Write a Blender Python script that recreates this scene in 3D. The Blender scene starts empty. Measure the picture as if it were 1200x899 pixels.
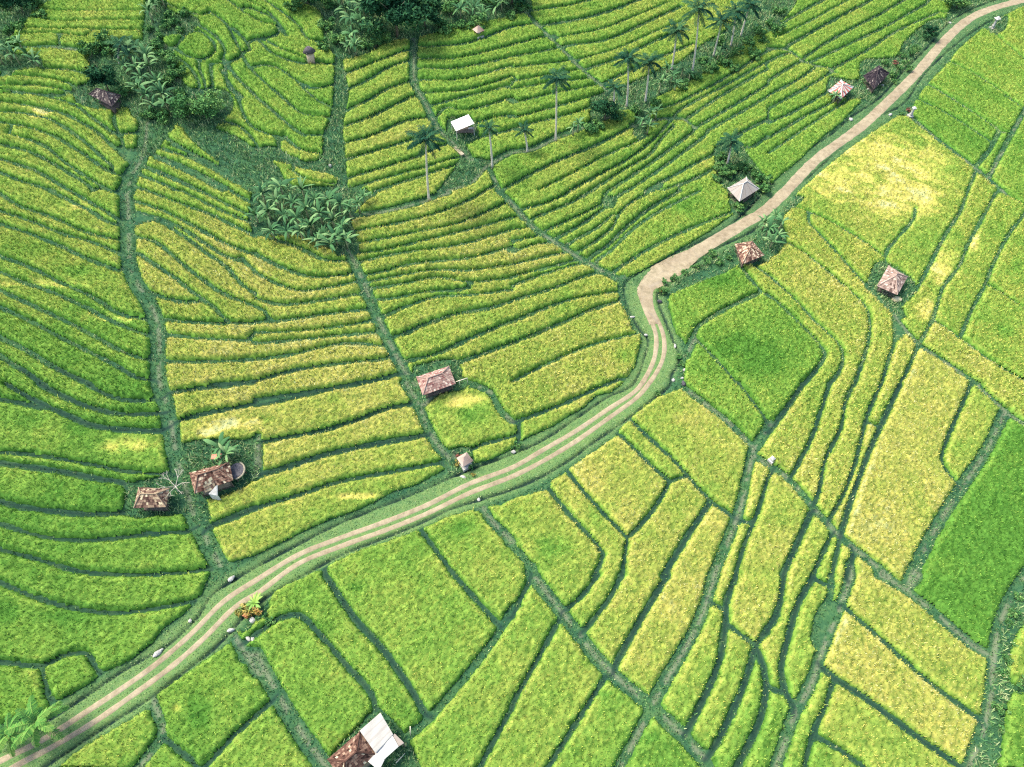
import bpy, bmesh, math, random
import numpy as np
from mathutils import Vector, Matrix
R = math.radians
rng = np.random.default_rng(7)
random.seed(7)
scene = bpy.context.scene
C = scene.collection

# ------------------------------------------------------------------ camera, sky, sun
CAM_H, PITCH, HFOV = 77.0, 55.0, 73.7
cam_d = bpy.data.cameras.new('camera'); cam = bpy.data.objects.new('camera', cam_d); C.objects.link(cam)
cam.location = (0, 0, CAM_H); cam.rotation_euler = (R(90 - PITCH), 0, 0)
cam_d.angle = R(HFOV); cam_d.clip_start = 0.5; cam_d.clip_end = 5000
scene.camera = cam
SUN_EL, SUN_AZ = 58.0, -66.0          # azimuth measured clockwise from +Y
w = bpy.data.worlds.new('World'); scene.world = w; w.use_nodes = True
nt = w.node_tree; nt.nodes.clear()
sky = nt.nodes.new('ShaderNodeTexSky'); sky.sky_type = 'NISHITA'; sky.sun_disc = False
sky.sun_elevation = R(SUN_EL); sky.sun_rotation = R(SUN_AZ); sky.air_density = 1.0; sky.dust_density = 2.0
bg = nt.nodes.new('ShaderNodeBackground'); bg.inputs['Strength'].default_value = 0.15
wo = nt.nodes.new('ShaderNodeOutputWorld')
nt.links.new(sky.outputs[0], bg.inputs[0]); nt.links.new(bg.outputs[0], wo.inputs[0])
sd = bpy.data.lights.new('sun', 'SUN'); sd.energy = 2.3; sd.angle = R(18); sd.color = (1, .93, .80)
sun = bpy.data.objects.new('sun', sd); C.objects.link(sun)
az = R(SUN_AZ); el = R(SUN_EL)
sdir = Vector((math.sin(az) * math.cos(el), math.cos(az) * math.cos(el), math.sin(el)))
sun.rotation_euler = sdir.to_track_quat('Z', 'Y').to_euler(); sun.location = (0, 60, 120)
scene.view_settings.view_transform = 'Standard'; scene.view_settings.look = 'None'
scene.view_settings.exposure = 1.68; scene.view_settings.gamma = 1.0
scene.render.engine = 'CYCLES'
scene.cycles.use_denoising = False
scene.cycles.pixel_filter_type = 'BLACKMAN_HARRIS'; scene.cycles.filter_width = 1.2
scene.cycles.max_bounces = 5; scene.cycles.diffuse_bounces = 3; scene.cycles.transparent_max_bounces = 6

# ------------------------------------------------------------------ picture point -> ground point
PW, PH = 1200.0, 899.0
FOC = PW / 2 / math.tan(R(HFOV / 2))
cp, sp_ = math.cos(R(PITCH)), math.sin(R(PITCH))
def ray(u, v):
    u = np.asarray(u, float); v = np.asarray(v, float)
    x = (u - PW / 2) / FOC; yy = -(v - PH / 2) / FOC
    return np.stack([x, cp + yy * sp_, -sp_ + yy * cp], -1)
GX0, GX1, GY0, GY1 = -175.0, 175.0, -8.0, 196.0
HR = 1.0
hx = np.arange(GX0, GX1 + HR, HR); hy = np.arange(GY0, GY1 + HR, HR)
Hmap = np.zeros((len(hy), len(hx)))
def Hs(x, y):
    fx = np.clip((np.asarray(x, float) - GX0) / HR, 0, len(hx) - 1.001); fy = np.clip((np.asarray(y, float) - GY0) / HR, 0, len(hy) - 1.001)
    i = fx.astype(int); j = fy.astype(int); a = fx - i; b = fy - j
    return (Hmap[j, i] * (1 - a) * (1 - b) + Hmap[j, i + 1] * a * (1 - b) + Hmap[j + 1, i] * (1 - a) * b + Hmap[j + 1, i + 1] * a * b)
def w2(u, v, up=0.0):
    """ground point (x, y) seen at pixel (u, v); up = height above ground of the point seen"""
    d = ray(u, v); z = np.zeros(d.shape[:-1])
    for _ in range(14):
        t = (z + up - CAM_H) / d[..., 2]
        x = d[..., 0] * t; y = d[..., 1] * t
        z = Hs(x, y)
    return np.stack([x, y], -1)
def g3(u, v, up=0.0):
    p = w2(u, v, up); return Vector((float(p[0]), float(p[1]), float(Hs(p[0], p[1]))))
def proj(x, y, z):
    x = np.asarray(x, float); y = np.asarray(y, float); z = np.asarray(z, float) - CAM_H
    dep = y * cp - z * sp_; upc = y * sp_ + z * cp
    dep = np.where(dep < 1, 1, dep)
    return PW / 2 + FOC * x / dep, PH / 2 - FOC * upc / dep
def seg_dist(px, py, a, b):
    dx, dy = b[0] - a[0], b[1] - a[1]; L = dx * dx + dy * dy + 1e-9
    t = np.clip(((px - a[0]) * dx + (py - a[1]) * dy) / L, 0, 1)
    return np.hypot(px - a[0] - t * dx, py - a[1] - t * dy)
def smooth_line(P, step=1.0):
    P = np.asarray(P, float)
    if len(P) < 3: 
        n = max(2, int(np.hypot(*(P[-1] - P[0])) / step)); t = np.linspace(0, 1, n)[:, None]; return P[0] * (1 - t) + P[-1] * t
    Q = np.vstack([2 * P[0] - P[1], P, 2 * P[-1] - P[-2]]); out = []
    for i in range(1, len(Q) - 2):
        p0, p1, p2, p3 = Q[i - 1], Q[i], Q[i + 1], Q[i + 2]
        n = max(2, int(np.hypot(*(p2 - p1)) / step))
        for k in range(n):
            t = k / n
            out.append(.5 * (2 * p1 + (p2 - p0) * t + (2 * p0 - 5 * p1 + 4 * p2 - p3) * t * t + (3 * p1 - p0 - 3 * p2 + p3) * t ** 3))
    out.append(P[-1]); return np.array(out)
def hashf(i, j, s):
    n = (i * 374761393 + j * 668265263 + s * 1442695041) & 0xffffffff
    n = ((n ^ (n >> 13)) * 1274126177) & 0xffffffff
    return ((n ^ (n >> 16)) & 0xffff) / 65535.0
def vnoise(x, y, f, s=0):
    x = np.asarray(x, float) * f + 1000; y = np.asarray(y, float) * f + 1000
    i = np.floor(x).astype(np.int64); j = np.floor(y).astype(np.int64); a = x - i; b = y - j
    a = a * a * (3 - 2 * a); b = b * b * (3 - 2 * b)
    return (hashf(i, j, s) * (1 - a) * (1 - b) + hashf(i + 1, j, s) * a * (1 - b) + hashf(i, j + 1, s) * (1 - a) * b + hashf(i + 1, j + 1, s) * a * b)
def fbm(x, y, f, s=0, o=3):
    r = 0; t = 0; a = 1.0
    for k in range(o): r = r + a * vnoise(x, y, f * 2 ** k, s + k * 17); t += a; a *= .5
    return r / t

# ------------------------------------------------------------------ object helpers
def link(o, parent=None):
    C.objects.link(o)
    if parent is not None: o.parent = parent
    return o
def tag(o, label=None, cat=None, group=None, kind=None):
    if label: o['label'] = label
    if cat: o['category'] = cat
    if group: o['group'] = group
    if kind: o['kind'] = kind
    return o
def empty(name, loc, rz=0.0, label=None, cat=None, group=None):
    o = bpy.data.objects.new(name, None); o.empty_display_size = .3; link(o)
    o.location = loc; o.rotation_euler = (0, 0, rz); return tag(o, label, cat, group)
def npmesh(name, V, F, mat, attrs=None, parent=None, smooth=False):
    """V (n,3); F (m,k) k = 3 or 4; attrs: dict name -> per vertex float array"""
    me = bpy.data.meshes.new(name); V = np.asarray(V, np.float32); F = np.asarray(F, np.int32)
    n, (m, k) = len(V), F.shape
    me.vertices.add(n); me.vertices.foreach_set('co', V.ravel())
    me.loops.add(m * k); me.loops.foreach_set('vertex_index', F.ravel())
    me.polygons.add(m); me.polygons.foreach_set('loop_start', np.arange(0, m * k, k, dtype=np.int32))
    if smooth: me.polygons.foreach_set('use_smooth', np.ones(m, bool))
    me.update(calc_edges=True)
    for an, av in (attrs or {}).items():
        at = me.attributes.new(an, 'FLOAT', 'POINT'); at.data.foreach_set('value', np.asarray(av, np.float32))
    me.materials.append(mat)
    return link(bpy.data.objects.new(name, me), parent)
class MB:
    """collects shapes for one mesh object"""
    def __init__(s): s.v = []; s.f = []
    def add(s, vs, fs):
        k = len(s.v); s.v += [tuple(v) for v in vs]; s.f += [tuple(i + k for i in f) for f in fs]; return s
    def box(s, c, d, M=None):
        x, y, z = [q / 2 for q in d]; vs = [Vector((c[0] + a * x, c[1] + b * y, c[2] + e * z)) for a in (-1, 1) for b in (-1, 1) for e in (-1, 1)]
        if M is not None: vs = [M @ v for v in vs]
        return s.add(vs, [(0, 1, 3, 2), (4, 6, 7, 5), (0, 4, 5, 1), (2, 3, 7, 6), (0, 2, 6, 4), (1, 5, 7, 3)])
    def tube(s, pts, rad, n=6, cap=True):
        pts = [Vector(p) for p in pts]; k = len(pts); vs = []; fs = []
        for i, p in enumerate(pts):
            t = (pts[min(i + 1, k - 1)] - pts[max(i - 1, 0)]).normalized()
            a = t.orthogonal().normalized() if abs(t.z) > .95 else t.cross(Vector((0, 0, 1))).normalized(); b = t.cross(a)
            r = rad[i] if hasattr(rad, '__len__') else rad
            for q in range(n):
                an = 2 * math.pi * q / n; vs.append(p + (a * math.cos(an) + b * math.sin(an)) * r)
        for i in range(k - 1):
            for q in range(n):
                fs.append((i * n + q, i * n + (q + 1) % n, (i + 1) * n + (q + 1) % n, (i + 1) * n + q))
        if cap: fs += [tuple(range(n)), tuple(range((k - 1) * n, k * n))]
        return s.add(vs, fs)
    def blob(s, c, r, seed=0, sub=2, amp=.3, sq=1.0):
        bm = bmesh.new(); bmesh.ops.create_icosphere(bm, subdivisions=sub, radius=1); rr = random.Random(seed)
        vs = []
        for v in bm.verts:
            k = 1 + rr.uniform(-amp, amp); vs.append((c[0] + v.co.x * r[0] * k, c[1] + v.co.y * r[1] * k, c[2] + v.co.z * r[2] * k))
        fs = [tuple(v.index for v in f.verts) for f in bm.faces]; bm.free(); return s.add(vs, fs)
    def build(s, name, mat, parent=None, smooth=False):
        me = bpy.data.meshes.new(name); me.from_pydata(s.v, [], s.f); me.materials.append(mat)
        bm = bmesh.new(); bm.from_mesh(me); bmesh.ops.recalc_face_normals(bm, faces=bm.faces); bm.to_mesh(me); bm.free()
        if smooth: me.polygons.foreach_set('use_smooth', [True] * len(me.polygons))
        return link(bpy.data.objects.new(name, me), parent)

# ------------------------------------------------------------------ materials
def newmat(name, rough=.85, spec=.2):
    m = bpy.data.materials.new(name); m.use_nodes = True; n = m.node_tree; b = n.nodes['Principled BSDF']
    b.inputs['Roughness'].default_value = rough
    b.inputs['Specular IOR Level'].default_value = spec
    return m, n, b
def N(n, t, **kw):
    x = n.nodes.new(t)
    for k, v in kw.items(): setattr(x, k, v)
    return x
def ramp(n, fac, stops, interp='LINEAR'):
    r = N(n, 'ShaderNodeValToRGB'); r.color_ramp.interpolation = interp
    while len(r.color_ramp.elements) > 1: r.color_ramp.elements.remove(r.color_ramp.elements[-1])
    r.color_ramp.elements[0].position = stops[0][0]; r.color_ramp.elements[0].color = (*stops[0][1], 1)
    for p, c in stops[1:]:
        e = r.color_ramp.elements.new(p); e.color = (*c, 1)
    n.links.new(fac, r.inputs[0]); return r.outputs[0]
def noise_fac(n, scale, detail=4, rough=.6, obj=True, dist=0.0):
    tc = N(n, 'ShaderNodeTexCoord'); t = N(n, 'ShaderNodeTexNoise'); t.inputs['Scale'].default_value = scale
    t.inputs['Detail'].default_value = detail; t.inputs['Roughness'].default_value = rough; t.inputs['Distortion'].default_value = dist
    n.links.new(tc.outputs['Object'], t.inputs['Vector']); return t.outputs['Fac']
def mixc(n, f, a, b, mode='MIX'):
    m = N(n, 'ShaderNodeMix', data_type='RGBA', blend_type=mode)
    if isinstance(f, float): m.inputs[0].default_value = f
    else: n.links.new(f, m.inputs[0])
    for s, q in ((6, a), (7, b)):
        if isinstance(q, tuple): m.inputs[s].default_value = (*q, 1)
        else: n.links.new(q, m.inputs[s])
    return m.outputs[2]
def attr(n, name):
    a = N(n, 'ShaderNodeAttribute'); a.attribute_name = name; return a.outputs['Fac']
def bump(n, b, h, s=.5, d=.05):
    bp = N(n, 'ShaderNodeBump'); bp.inputs['Strength'].default_value = s; bp.inputs['Distance'].default_value = d
    n.links.new(h, bp.inputs['Height']); n.links.new(bp.outputs[0], b.inputs['Normal'])
def simple(name, stops, scale=3.0, rough=.85, bs=.3, bd=.03, detail=5, spec=.2):
    m, n, b = newmat(name, rough, spec); f = noise_fac(n, scale, detail)
    n.links.new(ramp(n, f, stops), b.inputs['Base Color']); bump(n, b, f, bs, bd); return m
# ------------------------------------------------------------------ the bunds between the rice plots, traced in quarter-scale tiles of 300 x 225
TR = {
'A1': """150,90 300,105 480,100 690,100
120,135 300,140 690,150
50,172 240,160 400,175
280,165 280,215
w1.0 40,232 250,222 420,245 490,255
w2.0 715,0 705,110 700,220
200,325 350,335 450,380
0,365 120,360 300,385 360,420
0,480 150,500 300,535 370,570 440,610 490,650 600,760
0,575 100,590 250,640 370,710 500,800 560,830
40,630 200,680 300,760 450,860 520,899
0,680 130,710 250,770 400,860 440,899
0,810 100,850 200,880 260,899
0,420 150,440 300,450
w2.2 690,570 670,720 610,830 600,899
790,655 900,720 1060,805
770,700 950,770 1110,865
725,740 900,820 1050,899
710,800 850,860 930,899
660,820 800,880 830,899""",
'A2': """430,345 550,300 710,240
430,422 520,383 620,322 720,290
440,512 520,480 620,422 730,387
420,592 550,550 640,502 750,452
410,675 550,640 700,572 800,560
420,752 560,712 720,662 830,622
420,842 600,790 750,742 860,690
400,899 560,852 780,792 950,742
560,899 700,852 960,772
w1.4 740,180 740,380 790,480 850,600 930,680 990,745
820,222 1000,205 1200,130
780,277 950,277 1200,215
770,322 950,322 1200,270
780,377 960,377 1200,312
790,437 950,432 1100,397 1200,360
830,495 1000,452 1200,402
850,550 890,505 1000,520 1200,462
1000,592 1100,560 1200,542
1000,672 1040,650 1200,612
w1.0 860,899 1000,860 1080,780 1200,712
w0.9 1090,780 1140,899
170,800 250,850 390,870
130,850 200,899""",
'A3': """w1.1 60,50 130,130 230,230 330,330 450,430
0,130 130,112
0,215 200,165
0,270 230,228
0,320 290,288
0,385 330,330
0,420 150,395 380,370
0,490 200,440 410,402
0,560 180,512 430,442
0,610 100,580 300,532 390,492
w1.0 0,715 100,700 200,650 300,612 400,570 500,532
110,50 260,30 380,0
140,122 340,88 500,40 600,0
215,180 420,138 600,70 740,10
260,215 450,188 650,100 800,30
320,280 500,228 700,140 830,90
360,322 520,270 640,210 790,140
420,400 560,330 700,270 850,210
0,870 200,765 400,682 575,590
120,899 280,820 420,742 580,672 640,640
270,899 400,830 560,742 680,642 740,572 800,510 1000,402 1200,290
370,899 520,802 640,732 700,652 760,590
450,899 600,802 740,702 850,620
540,899 700,792 820,702 900,642
620,899 800,802 950,722
700,899 850,842 950,790
650,510 740,500 850,450 1000,368 1200,240
810,565 950,470 1100,380 1200,325
860,600 1000,520 1200,400
920,612 1100,512 1200,455
1080,622 1200,560
1130,690 1200,640
w0.9 560,590 700,560 800,560 850,600""",
'A4': """0,150 130,72 280,-10
30,182 200,100 390,-5
100,212 280,112 480,5
170,272 330,170 520,72 640,0
200,292 400,200 560,122 740,20
290,332 460,240 600,150 800,60
w0.9 0,230 100,240 160,290 280,322 310,340
0,290 60,262 110,250
0,380 130,302
0,450 150,370 230,310
0,512 200,402 290,345
0,580 130,522 300,420
0,650 150,560 300,480 380,400
0,722 150,620 300,520 440,430
w1.0 680,560 800,660 970,790 1030,840 1100,899
w0.7 690,462 850,542 1045,668
w0.6 755,400 900,490 1080,612
w0.7 1082,620 1040,700 972,782
w0.6 850,290 1000,370 1200,515
1050,150 1120,212 1200,282
w0.8 1200,525 1120,665 1030,838
w0.42 1080,616 1130,632
975,800 950,860 935,899""",
'B1': """w1.9 590,-10 598,100 600,200 605,330 640,430 700,520 735,620 742,720 740,820 745,910
240,0 330,42 430,92 500,140 560,160
0,10 100,72 250,122 400,190 560,232
0,92 150,140 300,200 450,242 580,302
0,152 150,200 300,262 430,322 560,372
0,302 130,350 300,432 450,502 560,572 690,602
0,375 130,432 250,472 400,540 560,622 690,672
0,462 150,532 300,602 450,680 560,742 690,792
0,540 130,600 280,680 420,750 560,822 640,872 720,882
w0.55 0,682 120,740 220,802 330,860 430,905
w0.6 0,770 100,832 210,905
680,-10 830,50 1000,112 1200,212
635,92 740,122 850,168 960,242 1060,302 1130,322
640,45 740,80 830,120 960,190 1050,240 1160,285
640,155 730,130 850,200 960,280 1060,350 1130,432 1200,482
650,212 720,230 800,290 870,350 950,412 1050,480 1200,540
655,290 740,350 830,410 900,470 1000,540 1080,612 1200,618
700,470 780,500 880,522 950,512
760,665 900,682 1050,690 1200,705
765,790 950,797 1200,787
1000,905 1200,888
860,0 1000,70 1200,160
1130,310 1200,375
w0.42 760,595 900,612 1060,620""",
'B2': """w1.4 430,270 490,400 540,520 590,640 640,740 700,850 745,905
0,192 200,262 320,320 430,330
0,292 130,360 270,402 430,392
0,382 100,432 200,465 320,455 470,425
0,502 130,530 300,512 490,480
40,560 0,540
0,612 150,602 350,572 520,555
0,660 200,655 400,632 550,605
0,712 250,690 560,660
0,787 180,762 400,712 590,722
0,890 200,832 420,802 600,785
0,975 300,930 560,882 640,862
w1.1 440,115 600,92 750,55 900,5
460,185 650,152 850,102 1000,42 1080,-5
480,242 600,222 760,190 950,150 1170,60
480,292 620,272 780,232 960,190 1200,125
500,325 700,285 850,268 1000,240 1200,180
520,392 620,372 700,347 850,327 1000,312 1200,262
550,418 700,390 850,368 1000,370 1200,345
530,455 700,432 850,402 1000,425 1200,405
550,507 650,500 800,470 940,462 1000,450
590,590 700,542 850,492 1000,485 1200,462
630,682 700,665 800,620 950,572 1100,545 1200,515
700,797 850,762 1000,692 1200,610
730,862 850,822
920,805 1000,782 1200,712""",
'B3': """w1.4 -60,0 0,60 100,170 220,250 330,320 440,382 520,425
40,85 170,55 280,0
100,125 280,52 400,-20
160,182 300,122 420,62 540,-5
210,217 330,152 440,75
260,247 400,170 470,110
310,282 400,230 470,170 500,110 560,52 700,-25
370,302 450,250 520,180 640,82 790,-5
400,320 480,262 560,180 690,92 880,-5
480,372 640,270 800,190 1020,100
0,125 60,120
0,180 90,172
0,232 140,210
0,287 100,252 210,245
0,345 180,302 290,290
0,402 150,362 320,318
0,442 200,372 350,332
0,512 200,452 330,402 420,375
0,612 170,542 300,502 420,482 510,472
0,712 200,632 380,552 510,512
0,892 200,792 400,712 600,665
740,477 900,412 1045,350
w0.6 850,700 865,640 950,580 1060,522 1170,472
w1.1 815,770 850,690
870,702 950,782 1060,905
w0.6 1060,340 1160,462 1210,500
1110,330 1200,395""",
'B4': """w0.55 190,150 290,252 430,412 500,492 590,580
90,240 200,312 330,420 440,520 475,590 470,700 440,802 405,905
0,392 130,512 230,620 320,702 350,770 330,850 285,905
w0.5 0,482 130,602 240,720 265,770 220,840 165,905
w0.3 130,75 250,120 430,222 545,305
560,272 620,200 680,130 690,80
930,10 900,92 820,220 760,340 700,452
1065,10 1000,130 930,260 900,340 820,450 790,540 770,600 715,700
1200,105 1120,212 1050,350 1020,430 960,540 900,682
1020,432 1100,482 1200,552
770,600 900,690 1050,800 1200,892
w0.8 590,580 700,712 800,780 900,850 990,910
590,590 590,700 560,800 530,905
590,702 650,655
700,725 660,820 615,905
1085,-5 1200,65""",
'C1': """w1.9 745,-5 780,100 800,200 815,300 840,400 870,500 900,600 950,700 1000,800 1060,905
400,-5 500,52 620,82 740,75
w0.6 180,0 300,60 420,110 560,142 730,142
w0.6 30,0 150,72 300,140 420,190 550,212 750,222
0,72 100,90 190,112
0,320 150,332 300,355 450,382 600,412 800,425
w0.6 0,370 150,390 300,412 450,442 570,462 605,500 595,600
w0.55 0,552 120,580 300,602 450,612 610,602
0,655 150,702 300,727 500,727 700,702 885,692
0,775 150,812 350,872 550,892 850,887 955,870
790,42 950,20 1200,-5
830,175 950,142 1100,112 1200,92
w0.6 980,670 1100,622 1200,580
w0.8 1200,275 1200,440""",
'C2': """w1.3 700,-5 760,100 800,200 850,290 905,350
0,100 150,70 300,35 500,-5
0,277 150,250 330,215 500,162 600,120 730,95
w0.6 0,430 130,397 330,332 560,282 810,240
0,582 200,522 400,457 600,420 870,370
w0.9 10,250 15,430
w0.8 730,95 790,95 840,40 950,0 990,-5 1100,42 1140,120 1200,180
880,330 1000,312 1070,282 1200,250
w1.0 930,340 960,400
770,680 850,790 935,905
w1.0 1050,560 1100,640 1200,742""",
'C3': """0,182 100,150 250,92 400,22 500,-20
w0.5 30,185 35,290
0,180 30,185
160,475 250,592 340,692 425,800 380,905
255,405 350,522 450,632 540,722
540,722 630,632 700,532 738,460
505,240 600,332 670,402 735,457
w0.4 735,457 825,430
560,175 650,262 750,352 830,442 930,552
540,722 515,905
w0.6 930,552 830,702 705,905
w0.4 930,552 1045,632
w0.9 780,0 900,92 1000,170 1130,300
w1.1 1130,300 1100,430 1060,602 940,905
w1.2 1210,190 1140,300
1200,440 1150,602 1090,750 1045,905
1070,642 1115,650
1060,-5 1190,170 1200,200
w0.7 -10,745 60,822 120,905""",
'C4': """w0.6 165,0 90,110 0,232
290,-5 240,150 200,262 105,442
405,-5 360,92 340,210 265,362 240,502 210,572
530,-5 460,162 420,332 360,502 278,652
w0.6 620,0 540,170 480,302 400,512 370,602 335,722
460,180 512,202
952,0 890,142 830,282 815,370 892,482
w0.8 960,-10 1110,130 1200,192
w1.3 1110,130 1020,312 900,492 780,682 665,905
w0.9 -10,375 100,452 220,592 340,722 440,802 565,905
w0.6 200,602 130,762 65,905
290,722 205,905
330,760 295,905
w0.6 400,802 365,905""",
'D1': """0,30 150,92 300,140 450,167 600,170 800,142 950,110
0,402 200,422 300,372 410,362 450,432 490,480
200,422 220,532 250,600
w0.9 715,585 760,742 645,905
770,760 900,870 930,910
950,910 1080,770 1210,645
w0.9 1095,285 1210,460""",
'D2': """w0.5 -20,290 100,205 200,182 280,252 400,392 500,502 550,572 562,650
w1.5 0,370 100,560 200,722 330,905
w0.6 325,-5 450,182 600,352 700,492 800,655
930,-5 1030,110 1150,242
w0.7 1200,160 1100,322 950,512 820,662 730,740
1205,612 1100,802 1045,905
-10,665 75,590""",
'D3': """w1.3 90,-10 230,170 430,422 640,602 800,752 900,862
80,30 0,192
230,190 130,372 -5,612
440,470 330,642 165,905
w0.8 650,622 500,899
405,-5 330,92 250,160
510,-5 460,102 340,255
w0.6 730,-5 610,192 485,412
w1.2 950,-10 870,222 740,452 655,600
w0.6 1050,-5 1010,102 1000,162
925,120 1000,162
w0.6 1000,162 1000,222 970,402 900,572 815,735
1000,222 1080,282 1140,332
w0.6 1140,332 1090,502 1030,642 960,782 910,858
1140,332 1205,225
w0.6 1160,372 1190,502 1160,682 1050,905
w1.3 900,862 925,910""",
'D4': """w0.6 75,-10 50,150 -5,262
w0.6 215,0 140,130 90,302 60,432 80,542 120,612
w1.1 390,-10 330,150 250,352 200,502 120,652 30,905
w0.7 295,0 290,100 230,202 220,302 235,345
225,20 290,52
w1.2 520,-5 650,72 820,210 950,322 1050,382
w1.0 705,-5 650,62
340,132 500,272 700,452 850,572 975,662
w0.6 235,412 300,472 450,572 600,682 750,792 895,892
310,480 270,602 210,742 165,905
220,752 330,812 455,905
0,522 50,542
w1.2 1210,-10 1150,80 1080,230 1050,402 1040,552 1010,702 935,905""",
}
# the steep small terraces at top left, tiles at third scale
TR3 = """0,395 110,402 200,432 300,502 400,592
0,560 120,600 260,680 380,750 430,792
0,300 150,305 260,330 300,352
0,330 120,335 250,365 330,420 400,472
400,430 430,500 440,560
400,480 480,470
410,522 470,530
130,40 300,45 510,42
620,170 660,200 720,212 755,190 750,150 700,110 650,125 620,170
700,90 760,130 792,180 780,215
560,0 640,40 720,55 740,38
735,45 790,80 830,150 850,200 800,222 740,225
820,100 860,140 880,180
800,0 850,40 920,80 980,102 970,128 900,140
870,0 950,50 1000,110
930,0 1000,50 1060,100
850,190 880,240 930,290 1000,350 1060,400 1145,415
w.5 790,210 830,270 900,340 980,410 1040,460 1080,480 1130,480
780,250 820,312 855,345
920,150 960,190 1020,215 1075,228
950,150 1000,180 1065,205
870,240 930,230 980,242 1050,290 1110,312 1175,305
1050,295 1110,350 1175,388
1090,222 1185,232
1060,110 1090,145 1150,150
700,240 720,290 725,325
740,235 750,312
600,190 660,230 700,290 700,322
790,215 800,300 835,345 870,430 930,470 1000,490
750,420 830,440 880,480 920,540
1000,480 1060,530 1135,548
975,480 990,540 1050,560
545,545 640,582 760,640 860,702
520,590 600,620 720,680 880,762
600,512 700,560 800,612 870,670
880,30 960,70 1010,130"""
# ground without rice: rough grass, groves, house plots (same tiles)
NR = {
'A1': ["0,0 260,0 200,30 150,70 110,130 50,180 50,250 180,270 200,320 100,330 0,330",
       "690,-10 760,-10 800,60 930,90 900,150 850,170 760,180 800,260 700,230",
       "350,420 450,380 420,280 480,220 600,190 760,230 830,330 890,420 1060,430 1090,520 1000,600 900,600 820,590 650,570 600,500 540,520 450,510 360,480",
       "660,560 820,590 780,640 720,720 660,740", "860,600 1000,600 1200,720 1210,910 1130,870 1050,790 900,660"],
'A2': ["130,-5 300,60 330,200 400,280 540,250 600,200 700,190 760,180 860,150 900,120 1200,80 1210,-10",
       "375,200 405,300 430,420 425,500 405,600 415,720 425,910 380,910 390,850 330,820 180,780 -10,720 -10,700 100,700 200,760 310,750 320,640 360,540 370,400 375,300",
       "-10,700 100,780 130,850 170,910 -10,910", "900,560 1010,560 1040,650 980,670 1010,740 900,680",
       "960,745 1090,760 1000,850 900,880 860,899 930,800"],
'A3': ["-10,-10 80,-10 90,50 60,70 -10,60",
       "370,470 480,430 700,330 780,300 900,210 1000,150 1100,50 1150,-10 1210,-10 1210,100 1100,195 1000,280 870,360 740,425 650,480 620,640 570,640 580,520 500,530 400,580 370,560",
       "950,700 1040,650 1100,720 1150,790 1210,860 1210,910 1020,910 960,810"],
'A4': ["-10,-10 130,-10 80,80 -10,140", "290,360 420,380 440,290 600,270 640,200 760,100 850,90 900,30 760,-10 1100,-10 850,200 700,400 500,470 400,470 280,440",
       "1040,90 1120,80 1100,150 1040,160"],
'B2': ["-10,-10 520,-10 500,60 440,120 480,240 460,300 400,290 300,250 200,210 -10,180", "740,820 930,790 970,900 960,930 760,930"],
'B3': ["1020,-10 1200,-10 1200,40 1060,110 1020,60", "430,20 490,30 470,80 420,60", "690,440 760,440 860,390 1040,300 1060,340 1100,340 1200,330 1200,200 1000,260 760,400 690,420"],
'B4': ["-10,110 100,30 170,30 70,120 80,240 -10,310", "460,430 520,330 660,400 690,470 620,540 650,590 590,580"],
'C1': ["600,470 860,440 880,600 740,615 600,620", "840,290 940,270 1150,270 1210,260 1210,430 1050,520 960,540 990,640 920,640 880,560"],
'C2': ["760,-10 940,-10 900,10 790,90", "900,320 1000,300 1010,420 900,440"],
'D2': ["340,862 480,712 580,632 700,762 760,880 720,910 350,910", "-130,20 50,100 40,190 0,210 -60,260 -130,100"],
'D4': ["1210,-10 1160,100 1070,300 1050,450 1030,600 1000,750 930,910 1060,910 1090,760 1110,600 1150,520 1110,460 1160,260 1210,200",
       "1150,540 1210,470 1210,540"],
}
CORR = """-60,890 -20,862 0,850 57,835 60,822 70,822 110,800 120,790 150,777 180,755 192,738 217,720 237,697 250,668 265,662 300,652 350,627
387,610 425,597 462,577 490,569 522,551 530,546 552,545 575,540 600,527 615,515 650,500 665,490 685,478 700,464 715,462 730,450 745,430 752,400
750,390 742,388 735,370 727,355 725,340 724,328 737,325 760,314 800,291 830,273 858,253 900,221 915,206 940,186 965,161 985,146
1010,119 1022,110 1060,62 1080,45 1107,25 1115,8 1125,-30 1330,-90 1340,-40 1200,8 1172,20 1165,40 1150,34 1120,60 1112,72 1085,100 1072,118 1065,137 1050,137 1030,150
1000,170 975,190 940,220 925,236 905,262 900,285 860,306 850,320 830,328 785,342 783,348 782,360 786,372 790,390 800,400 803,410 801,440 798,455
770,465 745,484 739,490 735,495 727,500 720,512 670,546 660,555 645,563 640,574 600,584 587,591 560,595 545,600
520,607 497,617 480,625 420,645 387,661 360,674 322,692 316,702 272,748 270,752 180,816 175,830 92,878 70,899 40,930 -60,950"""
ROAD_FULL = "646,325 642,330" 
ROAD_UP = [(767,380),(764,372),(760,362),(757,350),(756,340),(762,332),(775,322),(812,298),(850,275),(875,260),(895,248),(920,225),(957,187),(1007,150),(1040,120),(1075,85),(1105,50),(1132,25),(1160,11),(1200,0),(1260,-14),(1340,-30)]
TRK_U = [(-80,935),(0,892),(50,867),(100,835),(150,802),(187,775),(225,742),(262,705),(300,680),(350,650),(400,630),(450,612),(500,592),(550,567),(600,548),(637,527),(675,505),(712,480),(740,462),(752,450),(763,430),(768,414),(769,395),(765,380),(760.5,366),(758,350)]
TRK_L = [(-80,960),(15,900),(62,875),(112,845),(162,810),(200,782),(237,750),(275,712),(305,693),(350,660.5),(400,640),(450,622),(500,602),(550,578),(600,558.5),(637,540),(675,517),(712,491),(745,467),(760,450),(772,432),(778,415),(778,396),(773,380),(766,366),(762,352)]
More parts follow.
